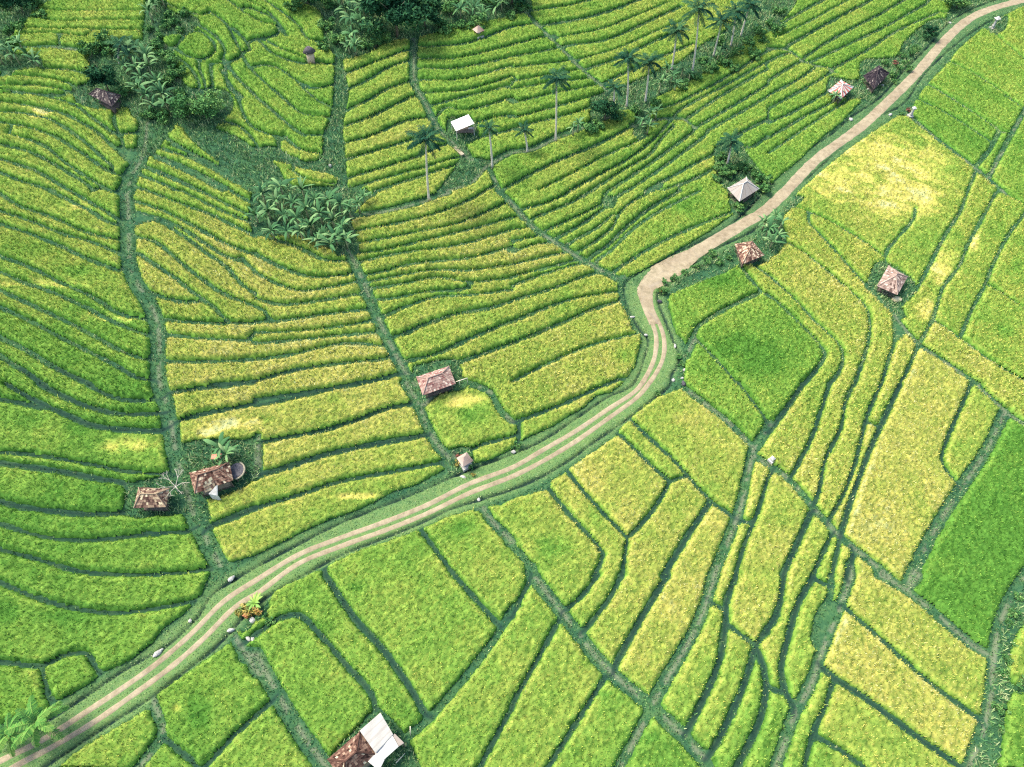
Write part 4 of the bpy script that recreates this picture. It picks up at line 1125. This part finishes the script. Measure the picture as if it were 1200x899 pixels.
m = MB(); W4 = [A * .9 + Dd * .1, B * .93 + Cc * .07, Cc * .96, Dd * .93 + A * .07]
W4 = [Vector((p.x, p.y, 0)) * .93 for p in (A, B, Cc, Dd)]
for i in range(4):
    p, q = W4[i], W4[(i + 1) % 4]; d = (q - p).normalized(); nn = Vector((-d.y, d.x, 0)) * .08
    m.add([p - nn + Vector((0, 0, -.2)), q - nn + Vector((0, 0, -.2)), q + nn + Vector((0, 0, -.2)), p + nn + Vector((0, 0, -.2)), p - nn + Vector((0, 0, 2.5)), q - nn + Vector((0, 0, 2.5)), q + nn + Vector((0, 0, 2.5)), p + nn + Vector((0, 0, 2.5))], [(0, 1, 2, 3), (4, 5, 6, 7), (0, 1, 5, 4), (1, 2, 6, 5), (2, 3, 7, 6), (3, 0, 4, 7)])
m.build('wall', wall_m, e)
for p in ((715, 80), (1010, 440), (880, 345), (730, 740)): q = rel(*hc(*p), 2.4, e); m = MB(); m.tube([(q.x * .97, q.y * .97, -.2), (q.x * .97, q.y * .97, 2.2)], .08, 6); m.build('post', wood_m, e)
bam_m = simple('bamboo', [(.3, (.45, .4, .26)), (.7, (.68, .62, .45))], 3)
for k, (a, b_, z0, z1, lb) in enumerate([((481, 862), (481.3, 880), .3, 2.6, 'pale upright bamboo pole right of the large house'), ((474.5, 883), (464, 894), .25, .3, 'pale pole lying on the dark grass below the large house'), ((534, 447.5), (548, 443), 1.2, 1.3, 'thin bamboo rail running right from the pinkish hut')]):
    p, q = atp(*a, z0 if k else .3), atp(*b_, z1 if k else .3)
    if k == 0: q = p + Vector((.1, .6, 1.4))
    m = MB(); m.tube([Vector((0, 0, 0)), q - p], .06, 6); 
    if k == 2: [m.tube([(q - p) * t, (q - p) * t - Vector((0, 0, 1.4))], .04, 5) for t in (.3, .95)]
    o = m.build('bamboo_pole', bam_m, None, True); o.location = p; tag(o, lb, 'pole')
# ------------------------------------------------------------------ small shrines
def shrine(u, v, h, w_, label, roof='tan', body=None, base=True, cap='pyr', rz=.6):
    b = g3(u, v); e = empty('shrine', b, rz, label, 'shrine', 'small field shrines'); body = body or stone_m
    m = MB(); m.box((0, 0, .12), (w_ * 1.5, w_ * 1.5, .5)); m.build('plinth', body, e)
    m = MB(); m.box((0, 0, h * .45), (w_ * .55, w_ * .55, h * .75)); m.box((0, 0, h * .3), (w_ * .8, w_ * .8, h * .08)); m.box((0, 0, h * .8), (w_ * .95, w_ * .95, h * .1)); m.build('pillar', body, e)
    m = MB(); z = h * .86; s = w_ * (.85 if cap == 'pyr' else .55)
    m.add([(-s, -s, z), (s, -s, z), (s, s, z), (-s, s, z), (-s * .15, 0, z + s * 1.0), (s * .15, 0, z + s * 1.0)], [(0, 1, 5, 4), (1, 2, 5), (2, 3, 4, 5), (3, 0, 4), (0, 3, 2, 1)])
    o = m.build('roof', TM[roof] if roof in TM else white_m, e)
    if roof in TM: at = o.data.attributes.new('mix', 'FLOAT', 'POINT'); at.data.foreach_set('value', [.9, .3, .8, .9, .7, .6][:len(o.data.vertices)])
    return e
shrine(545.5, 545, 1.7, .9, 'tiny peaked shrine among red flowers beside the road', 'tan')
shrine(903.5, 540.5, .9, .5, 'small pinkish-white shrine at the crossing of bunds in the yellow plots', 'white', white_m, cap='flat')
shrine(1066, 137, 2.2, .6, 'narrow grey stone shrine right of the upper road beside reddish leaves', 'white', stone_m, cap='flat', rz=.2)
shrine(1162, 34, 2.6, .6, 'tall white-capped stone pillar shrine at the top right corner of the road', 'white', stone_m, rz=.3)
shrine(561, 43, 1.5, 1.0, 'tiny red and white roofed shrine in the highest middle terraces', 'pink')
e = empty('granary', g3(365.5, 73), .1, 'narrow tan granary with round dark thatch in the top left terraces', 'granary'); m = MB()
m.tube([(0, 0, -.3), (0, 0, 2.1)], [.85, .8], 4); m.build('wall', simple('woven_wall', [(.3, (.36, .24, .16)), (.7, (.55, .42, .3))], 5), e, True)
V_, F_, M_ = [], [], []; rr = np.random.default_rng(3); pts = []
m = MB(); m.add([(1.15 * math.cos(i * .524), 1.0 * math.sin(i * .524), 1.9 + .1 * (i % 2)) for i in range(12)] + [(.6 * math.cos(i * .524), .5 * math.sin(i * .524), 2.6) for i in range(12)] + [(0, 0, 3.0)], [(i, (i + 1) % 12, 12 + (i + 1) % 12, 12 + i) for i in range(12)] + [(12 + i, 12 + (i + 1) % 12, 24) for i in range(12)] + [tuple(range(11, -1, -1))])
m.build('thatch', simple('dark_thatch', [(.3, (.03, .025, .03)), (.7, (.12, .10, .10))], 6), e, True)

# ------------------------------------------------------------------ stones along the road channels
def stone(u, v, r3, label, seed=0, mat=None, group='pale stones along the road channels'):
    b = g3(u, v); m = MB(); rr = random.Random(seed)
    r3 = (r3[0] * .7, r3[1] * .8, r3[2] * .9); m.blob((0, 0, r3[2] * .35), r3, seed, 2, .10); m.blob((r3[0] * .8, r3[1] * .3, r3[2] * .2), (r3[0] * .5, r3[1] * .5, r3[2] * .6), seed + 1, 2, .13)
    o = m.build('stone', mat or stone_m, None); o.location = b; o.rotation_euler = (0, 0, rr.uniform(0, 3)); return tag(o, label, 'stone', group)
for i, (u, v, r3, lb) in enumerate([(185, 766, (.75, .35, .3), 'large white stone on the upper channel bank at lower left'), (271, 679, (.55, .35, .3), 'white stone where the long gully meets the road'), (271, 739, (.3, .55, .3), 'upright white stone by the lower channel, left of the croton bush'),
    (296.5, 727.5, (.6, .4, .4), 'white lumpy stone just below the croton bush'), (291, 749, (.25, .5, .2), 'left of two pale stones at the corner of the cross path'), (297, 751, (.25, .55, .2), 'right of two pale stones at the corner of the cross path'), (223, 728, (.3, .25, .2), 'small grey stone on the upper channel bank'),
    (741, 372, (.25, .5, .2), 'white stone in the channel left of the road bend'), (757, 393, (.25, .35, .2), 'small white stone in the channel inside the road bend'), (791, 406, (.5, .22, .2), 'white stone at the channel right of the road bend'), (802, 434, (.4, .3, .25), 'pale green-white stone in the garden corner right of the bend'),
    (805.5, 438, (.28, .28, .3), 'white stone beside the yellow plot corner right of the bend'), (799.5, 443.5, (.3, .2, .2), 'small white stone above the dark rock'), (789, 446, (.4, .3, .2), 'pinkish-white stone at the channel above the yellow plots'), (997, 140.5, (.6, .4, .3), 'white stone in the channel below the striped roof hut'),
    (1043, 135, (.6, .35, .3), 'white stone on the right verge near the grey shrine'), (1034, 101, (.45, .35, .3), 'white stone at the foot of the blackish hut'), (1017, 105.5, (.4, .3, .3), 'pale stone at the left foot of the blackish hut'), (1113, 27, (.3, .5, .2), 'grey stone at the channel bend near the top edge'), (602, 530, (.4, .3, .3), 'white stone at the end of the short rice strip by the road'),
    (543, 559, (.5, .25, .15), 'pale stone slab over the channel below the tiny shrine'), (387, 195, (.45, .35, .3), 'pinkish stone in the grassy hollow above the banana grove'), (561, 586, (.3, .3, .2), 'grey stone where the channel forks below the road'), (128, 125, (.3, .3, .3), 'white stone beside the dark hut at top left')]):
    stone(u, v, r3, lb, i + 3)
stone(801, 450, (.55, .4, .3), 'dark rock in the garden corner right of the road bend', 40, dark_m, None)
stone(773, 354, (.3, .45, .4), 'black rock on the inner side of the road corner', 41, dark_m, None)
hay_m = simple('straw_heap', [(.3, (.3, .26, .13)), (.7, (.5, .44, .26))], 6)
b = g3(1050, 352); m = MB(); m.blob((0, 0, .2), (.8, .55, .35), 9, 3, .1); o = m.build('straw_heap', hay_m, None, True); o.location = b; tag(o, 'tan straw heap at the foot of the tan pyramid roof hut', 'straw heap')
m = MB(); p, q = g3(532, 172), g3(543, 184); m.box((0, 0, .12), (2.6, .6, .24)); o = m.build('plank_bridge', bam_m0, None); o.location = (p + q) / 2; o.rotation_euler = (0, 0, math.atan2(q.y - p.y, q.x - p.x)); tag(o, 'pale straw-coloured plank lying on the grass below the white shelter', 'plank')
# bare tree
def bare_tree(u, v, label):
    r = random.Random(4); b = g3(u, v); e = empty('bare_tree', b, 0, label, 'tree'); m = MB(); t = MB()
    t.tube([(0, 0, -.1), (.1, 0, .6), (.05, .1, 1.1)], [.1, .08, .06], 6)
    def br(p, d, L, rad, dep):
        q = p + d * L; m.tube([p, p + d * L * .5 + Vector((0, 0, .05)), q], [rad, rad * .8, rad * .6], 5)
        if dep: 
            for _ in range(3): br(q, (d + Vector((r.uniform(-.7, .7), r.uniform(-.7, .7), r.uniform(-.2, .4)))).normalized(), L * .68, rad * .62, dep - 1)
    for i in range(6): a = i * 1.05 + .3; br(Vector((.05, .1, 1.0)), Vector((math.cos(a), math.sin(a), .55)).normalized(), 1.1, .055, 2)
    t.build('trunk', bam_m, e); m.build('branches', simple('bleached_wood', [(.3, (.28, .26, .19)), (.7, (.42, .39, .3))], 4), e); return e
bare_tree(209, 576, 'bare pale branched tree between the two brown huts')

# ------------------------------------------------------------------ palms
PALMS = [(503, 236, 499, 163, 3.0, 'coconut palm standing alone left of the white shelter, tallest in the middle terraces'), (577, 196, 573, 150, 1.9, 'small slim palm below the white shelter at the start of the path'), (618, 178, 614, 152, 1.9, 'short dull palm between the slim palm and the tall white-trunked one'),
 (651, 166, 652, 92, 2.8, 'tall palm with a long white trunk on the path bund'), (718, 137, 720, 102, 2.2, 'short bushy palm at the left end of the palm row'), (734, 126, 736, 69, 2.7, 'slender palm with straight trunk, second in the palm row'), (756, 120, 761, 73, 2.9, 'palm with dark fanned crown, third in the palm row'),
 (787, 82, 793, 36, 3.1, 'dark upright-fronded palm in the middle of the palm row'), (811, 84, 819, 10, 3.4, 'tall palm whose crown touches the top edge, left of the cluster'), (836, 66, 846, 25, 3.2, 'leaning dark palm in the cluster at the top edge'), (856, 55, 862, 14, 3.0, 'palm with short trunk in the right of the top cluster'), (868, 42, 879, 5, 3.0, 'rightmost palm of the row, at the top edge'),
 (852, 193, 857, 166, 2.6, 'low palm above the beige roofed hut by the road')]
for i, (u, v, uc, vc, L, lb) in enumerate(PALMS): palm(u, v, uc, vc, lb, L, 20 if L > 2.5 else 15, i)
palm(140, 75, 141, 52, 'dark spiky palm at the head of the top left banana grove', 3.0, 9, 31, group='coconut palms')
palm(38, 848, 0, 0, 'young bright green palm with drooping fronds beside the road at lower left', 2.7, 15, 33, palm2_m, 'coconut palms', up=3.6)
palm(6, 862, 0, 0, 'second young palm at the lower left edge, half out of the picture', 2.4, 13, 34, palm2_m, 'coconut palms', up=2.5)

# ------------------------------------------------------------------ banana groves
NUM = ['first', 'second', 'third', 'fourth', 'fifth', 'sixth', 'seventh', 'eighth', 'ninth', 'tenth']
def placed(pts, label):
    """label of each plant: which row of its clump, which one from the left"""
    n_ = len(pts); rows = 1 if n_ < 6 else 2 if n_ < 13 else 3; names = {1: [''], 2: ['back row', 'front row'], 3: ['back row', 'middle row', 'front row']}[rows]
    od = sorted(range(n_), key=lambda i: pts[i][1]); out = [None] * n_; per_ = math.ceil(n_ / rows)
    for r__ in range(rows):
        q = sorted(od[r__ * per_:(r__ + 1) * per_], key=lambda i: pts[i][0])
        for k_, i in enumerate(q): out[i] = label + ', ' + (names[r__] + ', ' if names[r__] else '') + NUM[k_] + ' from left'
    return out
def grove(pts, label, group, L=2.0, seed=0, tone=0.):
    for i, ((u, v), lb) in enumerate(zip(pts, placed(pts, label))): banana(u, v, lb, group, seed + i, L, tone=tone)
rnd = random.Random(12)
grove([(303, 262), (312, 240), (318, 258), (322, 280), (333, 232), (336, 262), (340, 282), (346, 248), (352, 268), (358, 236), (362, 256), (366, 276), (372, 244), (378, 264), (382, 284), (388, 246), (392, 268), (396, 288), (402, 252), (404, 276), (408, 292), (412, 258), (356, 284), (375, 290), (390, 296), (328, 248)],
      'banana plant in the dense grove at the middle gully', 'banana grove in the middle', 2.1, 10)
grove([(422, 250), (428, 240)], 'small banana plant at the right tip of the middle grove', 'banana plants by the path', 1.7, 60)
grove([(150, 88), (158, 78), (166, 92), (172, 104), (180, 92), (168, 116), (176, 124), (184, 134), (196, 122), (190, 108), (152, 70), (164, 66), (176, 76), (200, 134)], 'banana plant in the grove beside the dark hut', 'banana grove at top left', 2.3, 80)
grove([(407, 22), (413, 34), (420, 14), (414, 50), (410, 64), (424, 36), (402, 8), (428, 22), (436, 44), (418, 66)], 'banana plant left of the big dark tree', 'bananas left of the big tree', 2.3, 110)
grove([(547, 14), (556, 20), (581, 20), (566, 26), (540, 24), (588, 14)], 'banana plant right of the big dark tree', 'bananas right of the big tree', 2.4, 130)
grove([(184, 14), (194, 10), (180, 26)], 'banana plant at the top edge of the left gully', 'bananas at the gully head', 2.0, 140)
grove([(4, 76), (14, 70), (24, 76), (38, 74), (32, 66), (46, 80)], 'banana plant at the upper left edge', 'bananas at the left edge', 2.0, 150)
grove([(897, 278), (908, 284), (902, 292), (912, 272), (893, 270), (906, 262)], 'banana plant beside the rusty brown hut', 'bananas by the road', 1.9, 160, .1)
grove([(264, 534), (270, 540)], 'leafy banana plant above the hut with the white gable', 'bananas above the gabled hut', 2.3, 175, .1)
grove([(671, 161), (677, 157)], 'small banana plant by the white-trunked palm', 'bananas by the white trunk', 1.5, 180)
grove([(752, 150), (760, 146), (758, 158), (768, 140)], 'banana plant in the hollow under the palm row', 'bananas in the hollow', 1.7, 190)
grove([(778, 100), (772, 110), (786, 98), (798, 92), (806, 98), (790, 108), (780, 92), (840, 72), (846, 66)], 'banana plant along the foot of the palm row', 'bananas under the palms', 1.6, 200)
grove([(975, 122), (980, 118)], 'small banana plant at the lower corner of the striped roof hut', 'bananas at the striped roof', 1.3, 220, .1)

# ------------------------------------------------------------------ trees and bushes
tree('broadleaf_tree', 466, 44, 9.5, (6.2, 5.5, 4.6), 'big dark round-crowned tree at the top edge', 'tree', n=9000, size=.34, seed=1)
tree('broadleaf_tree', 498, 32, 5.5, (3.6, 3.2, 2.4), 'smaller dark tree touching the right side of the big round tree', 'tree', n=3500, size=.3, seed=2)
tree('broadleaf_tree', 600, 6, 6.5, (4.0, 3.5, 3.), 'dark tree at the top edge above the middle terraces', 'tree', n=3500, size=.3, seed=3)
tree('broadleaf_tree', 362, 8, 6.0, (4.5, 3.5, 2.6), 'dark tree at the top edge above the left terraces', 'tree', n=3500, size=.3, seed=4)
tree('broadleaf_tree', 708, 142, 4.6, (2.6, 2.4, 2.0), 'dark compact tree at the left end of the palm row', 'tree', n=3000, size=.22, seed=5)
tree('broadleaf_tree', 240, 138, 4.2, (4.0, 3.2, 2.0), 'grey-green rounded tree at the right end of the top left grove', 'tree', n=5200, size=.22, seed=6, mat=bush_m)
tree('broadleaf_tree', 128, 108, 4.6, (2.8, 2.2, 1.9), 'dark round tree behind the dark hut at top left', 'tree', n=2600, size=.24, seed=7)
tree('broadleaf_tree', 1086, 46, 2.6, (1.7, 1.5, 1.2), 'near-black round bush-like tree beside the upper road', 'tree', n=2200, size=.2, seed=8)
tree('broadleaf_tree', 28, 16, 4.0, (3.2, 2.4, 1.8), 'dark tree in the top left corner', 'tree', n=2200, size=.26, seed=9)
tree('broadleaf_tree', 1120, 10, 3.2, (3.4, 2.0, 1.5), 'bright green leafy tree at the top edge left of the road', 'tree', n=2800, size=.24, seed=10, mat=bush_m)
BZ = [('low bush under the palm row', 'bushes under the palms', [(700, 150), (690, 156), (725, 140), (745, 132), (768, 124), (800, 104), (815, 94), (830, 84), (848, 78), (862, 66), (876, 54), (888, 42), (900, 30), (912, 18), (858, 84), (880, 68), (895, 52), (910, 38), (822, 74), (842, 52)], (1.6, 1.3, .9)),
      ('leafy bush along the top edge', 'bushes along the top edge', [(386, 10), (384, 34), (396, 52), (440, 56), (516, 30), (528, 18), (524, 40), (540, 36), (560, 34), (575, 8), (596, 24), (612, 14), (505, 12), (425, 56), (450, 50), (380, 60), (345, 14), (534, 6)], (1.9, 1.6, 1.2)),
      ('bush in the top left grove', 'bushes in the top left grove', [(118, 60), (132, 66), (186, 60), (196, 72), (210, 92), (214, 118), (150, 112), (200, 100), (206, 78), (222, 132), (128, 54), (110, 66), (192, 142), (176, 140)], (1.8, 1.5, 1.1)),
      ('bush at the head of the left gully', 'bushes at the gully head', [(196, 34), (206, 28), (212, 38), (188, 44), (200, 20), (176, 38), (218, 20), (190, 6)], (1.1, .9, .7)),
      ('bush in the top left corner scrub', 'bushes in the corner', [(10, 40), (26, 36), (6, 10), (44, 8), (18, 54), (50, 22)], (1.6, 1.3, .9)),
      ('bush behind the beige roofed hut', 'bushes behind the beige hut', [(842, 200), (850, 206), (862, 200), (872, 198), (884, 206), (892, 214), (838, 212), (846, 186), (866, 246), (895, 226)], (1.4, 1.2, .9)),
      ('shrub on the verge between bend and rusty hut', 'shrubs by the road', [(778, 332), (790, 328), (802, 322), (815, 314), (828, 308), (834, 300), (842, 310), (776, 344), (853, 304)], (.8, .7, .55)),
      ('shrub in the hedge beside the blackish hut', 'hedge by the blackish hut', [(1046, 90), (1052, 82), (1060, 76), (1066, 66), (1072, 62), (1048, 98), (1056, 68), (1036, 76), (1064, 84)], (1.0, .9, .7)),
      ('low weed bush in the right edge marsh', 'weeds at the right edge', [(1192, 700), (1180, 730), (1188, 760), (1176, 790), (1194, 800), (1170, 830), (1186, 720), (1172, 856), (1196, 830), (1180, 775)], (.7, .6, .35)),
      ('green shrub at the corner of the road channel', 'shrubs at the road corners', [(312, 724), (318, 730), (552, 548), (548, 536), (795, 420), (798, 428), (770, 462), (868, 242), (605, 524), (1055, 135)], (.55, .5, .4))]
k = 0
for lb, gp, pts, rad in BZ:
    for (u, v), lb_ in zip(pts, placed(pts, lb)): k += 1; s = rnd.uniform(.75, 1.25); bush(u, v, tuple(q * s for q in rad), lb_, gp, int(620 * min(2., rad[0] * s)) , .2 if rad[0] > 1 else .11, seed=k)
crot_m = amat('croton_leaf', [(0, (.05, .09, .02)), (.4, (.16, .18, .03)), (.7, (.32, .22, .04)), (1, (.3, .06, .04))], .6, .3)
lime_m = amat('lime_leaf', [(0, (.08, .2, .03)), (1, (.28, .4, .06))], .6, .3)
redf_m = amat('red_flower', [(0, (.05, .1, .03)), (.5, (.2, .05, .04)), (1, (.42, .14, .1))], .6, .3)
bush(291, 719, (1.5, .8, .6), 'yellow and red croton bush beside the lower wheel track', None, 1100, .16, crot_m, 300, 'flowering bush', 'croton_bush')
e = empty('spiky_plant', g3(300, 708), 0, 'bright lime spiky-leaved plant at the road edge above the croton bush', 'plant'); r_ = np.random.default_rng(8)
V_, F_, M_ = banana_np(r_, 1.3, 16, .3, 0); o = npmesh('leaves', V_, F_, lime_m, {'mix': M_}, e); m = MB(); m.tube([(0, 0, -.1), (0, 0, .35)], .12, 6); m.build('stem', stem_m, e)
bush(538.5, 536, (.5, .4, .4), 'red flowering plant left of the tiny roadside shrine', None, 260, .1, redf_m, 301, 'flowering bush', 'flowering_bush')
bush(537, 545, (.5, .7, .4), 'yellow-orange flowering plant below left of the tiny roadside shrine', None, 300, .1, crot_m, 302, 'flowering bush', 'flowering_bush')
bush(554, 557, (.35, .3, .25), 'orange flowering plant on the road verge below the tiny shrine', None, 150, .09, crot_m, 303, 'flowering bush', 'flowering_bush')
bush(1048, 76, (.7, .6, .5), 'pinkish red flowering shrub right of the blackish hut', None, 300, .12, redf_m, 304, 'flowering bush', 'flowering_bush')
bush(774, 342, (.6, .6, .5), 'orange and green croton on the inner road corner', None, 350, .12, crot_m, 305, 'flowering bush', 'croton_bush')
bush(1064, 131, (.5, .5, .4), 'reddish-leaved shrub beside the narrow grey stone shrine', None, 250, .11, redf_m, 306, 'flowering bush', 'flowering_bush')

# ------------------------------------------------------------------ labels of the rice plots: look, place in its block, block
ORD = ['first', 'second', 'third', 'fourth', 'fifth', 'sixth', 'seventh', 'eighth', 'ninth', 'tenth', '11th', '12th', '13th', '14th', '15th', '16th', '17th', '18th', '19th', '20th', '21st', '22nd', '23rd', '24th', '25th', '26th', '27th', '28th', '29th', '30th', '31st', '32nd', '33rd', '34th', '35th']
RG = [  # (test, order key, words)
 (lambda u, v: u < 180 and v < 100, lambda u, v: v, 'from the top, top left corner'),
 (lambda u, v: u < 175 and v < 430, lambda u, v: v + .3 * u, 'below the dark hut, left of long gully'),
 (lambda u, v: u < 235 and 430 <= v < 860 and v + .62 * u < 850, lambda u, v: -v, 'up from road, left of long gully'),
 (lambda u, v: 175 <= u < 400 and v < 210, lambda u, v: v, 'from the top, around the granary'),
 (lambda u, v: 150 <= u < 520 and 150 <= v < 655 and not (u > 410 and v < 440), lambda u, v: -v, 'up from road, right of long gully'),
 (lambda u, v: u < 700 and v > 660 and v + .62 * u > 800 and u < 390, lambda u, v: u, 'from left, below road at lower left'),
 (lambda u, v: 395 <= u < 560 and v < 245 and (u < 490 or v > 160), lambda u, v: v, 'below the big dark tree, between gullies'),
 (lambda u, v: u < 710 and v < 200 and u + 0 > 480 and v > (u - 615) * 1.05 + 5, lambda u, v: v, 'from the top, around the white shelter'),
 (lambda u, v: u < 930 and v < 120 and v < 190 - .17 * u + 0 and v < 118 and (v + .55 * (u - 700)) < 118, lambda u, v: v + .3 * u, 'from top edge, above palm row'),
 (lambda u, v: 400 < u < 752 and v < 560 and v > 195 + max(0, (u - 575)) * .8, lambda u, v: -v, 'up from road, left of the bend'),
 (lambda u, v: u > 860 and v < 150 and v < 1240 - u - 80 and (u < 1110), lambda u, v: v + .5 * u, 'from the top, left of the upper road'),
 (lambda u, v: u < 940 and v < 335 and v < 1190 - u, lambda u, v: v + .6 * u, 'down from palm row to road'),
 (lambda u, v: u > 1050 and v < 235, lambda u, v: v, 'from the top right corner'),
 (lambda u, v: v < 470 and u > 925 and v < 180 + .9 * (u - 890) + 40, lambda u, v: u, 'rightward, around the tan pyramid roof'),
 (lambda u, v: v < 600 and 775 < u < 1050 and v < 540 + 1.0 * (u - 900) + 0, lambda u, v: u - .3 * v, 'rightward from the road bend'),
 (lambda u, v: u > 940 and v < 660 and v < 650 + .0 * u, lambda u, v: u, 'from left, right of diagonal bund'),
 (lambda u, v: u > 925 and v >= 640, lambda u, v: v + .2 * u, 'from the top, bottom right block'),
 (lambda u, v: u >= 770 and v > 520 and u > 840 - .5 * (v - 600), lambda u, v: u + .2 * v, 'from left, below the bund crossing'),
 (lambda u, v: u >= 570 and v < 770, lambda u, v: u, 'from left, below the road curve'),
 (lambda u, v: True, lambda u, v: u, 'from left along bottom, beside large house')]
blocks = {}
for p in plot_info:
    if not p['nvis']: 
        tag(p['o'], 'green rice plot lying just outside the edge of the picture', 'rice plot', 'rice plots outside the picture'); continue
    for i, (t, k_, w_) in enumerate(RG):
        if t(p['u'], p['v']): blocks.setdefault(i, []).append(p); break
def tone_word(p):
    if p['lod'] > .12: return 'straw-patched'
    t = p['tone']; return 'deep green' if t < .14 else 'green' if t < .3 else 'lime green' if t < .46 else 'yellow-green' if t < .66 else 'golden'
def shape_word(p):
    q = p['L'] / max(p['W'], .3)
    return ('long narrow' if p['L'] > 18 else 'short narrow') if q > 4.2 else ('small' if p['area'] < 35 else 'long' if q > 2.4 else 'wide')
for i, ps in blocks.items():
    ps.sort(key=lambda p: RG[i][1](p['u'], p['v']))
    for n_, p in enumerate(ps):
        tag(p['o'], f"{tone_word(p)} {shape_word(p)} rice plot, {ORD[n_]} {RG[i][2]}", 'rice plot', 'rice plots ' + RG[i][2])
    print(RG[i][2], len(ps))
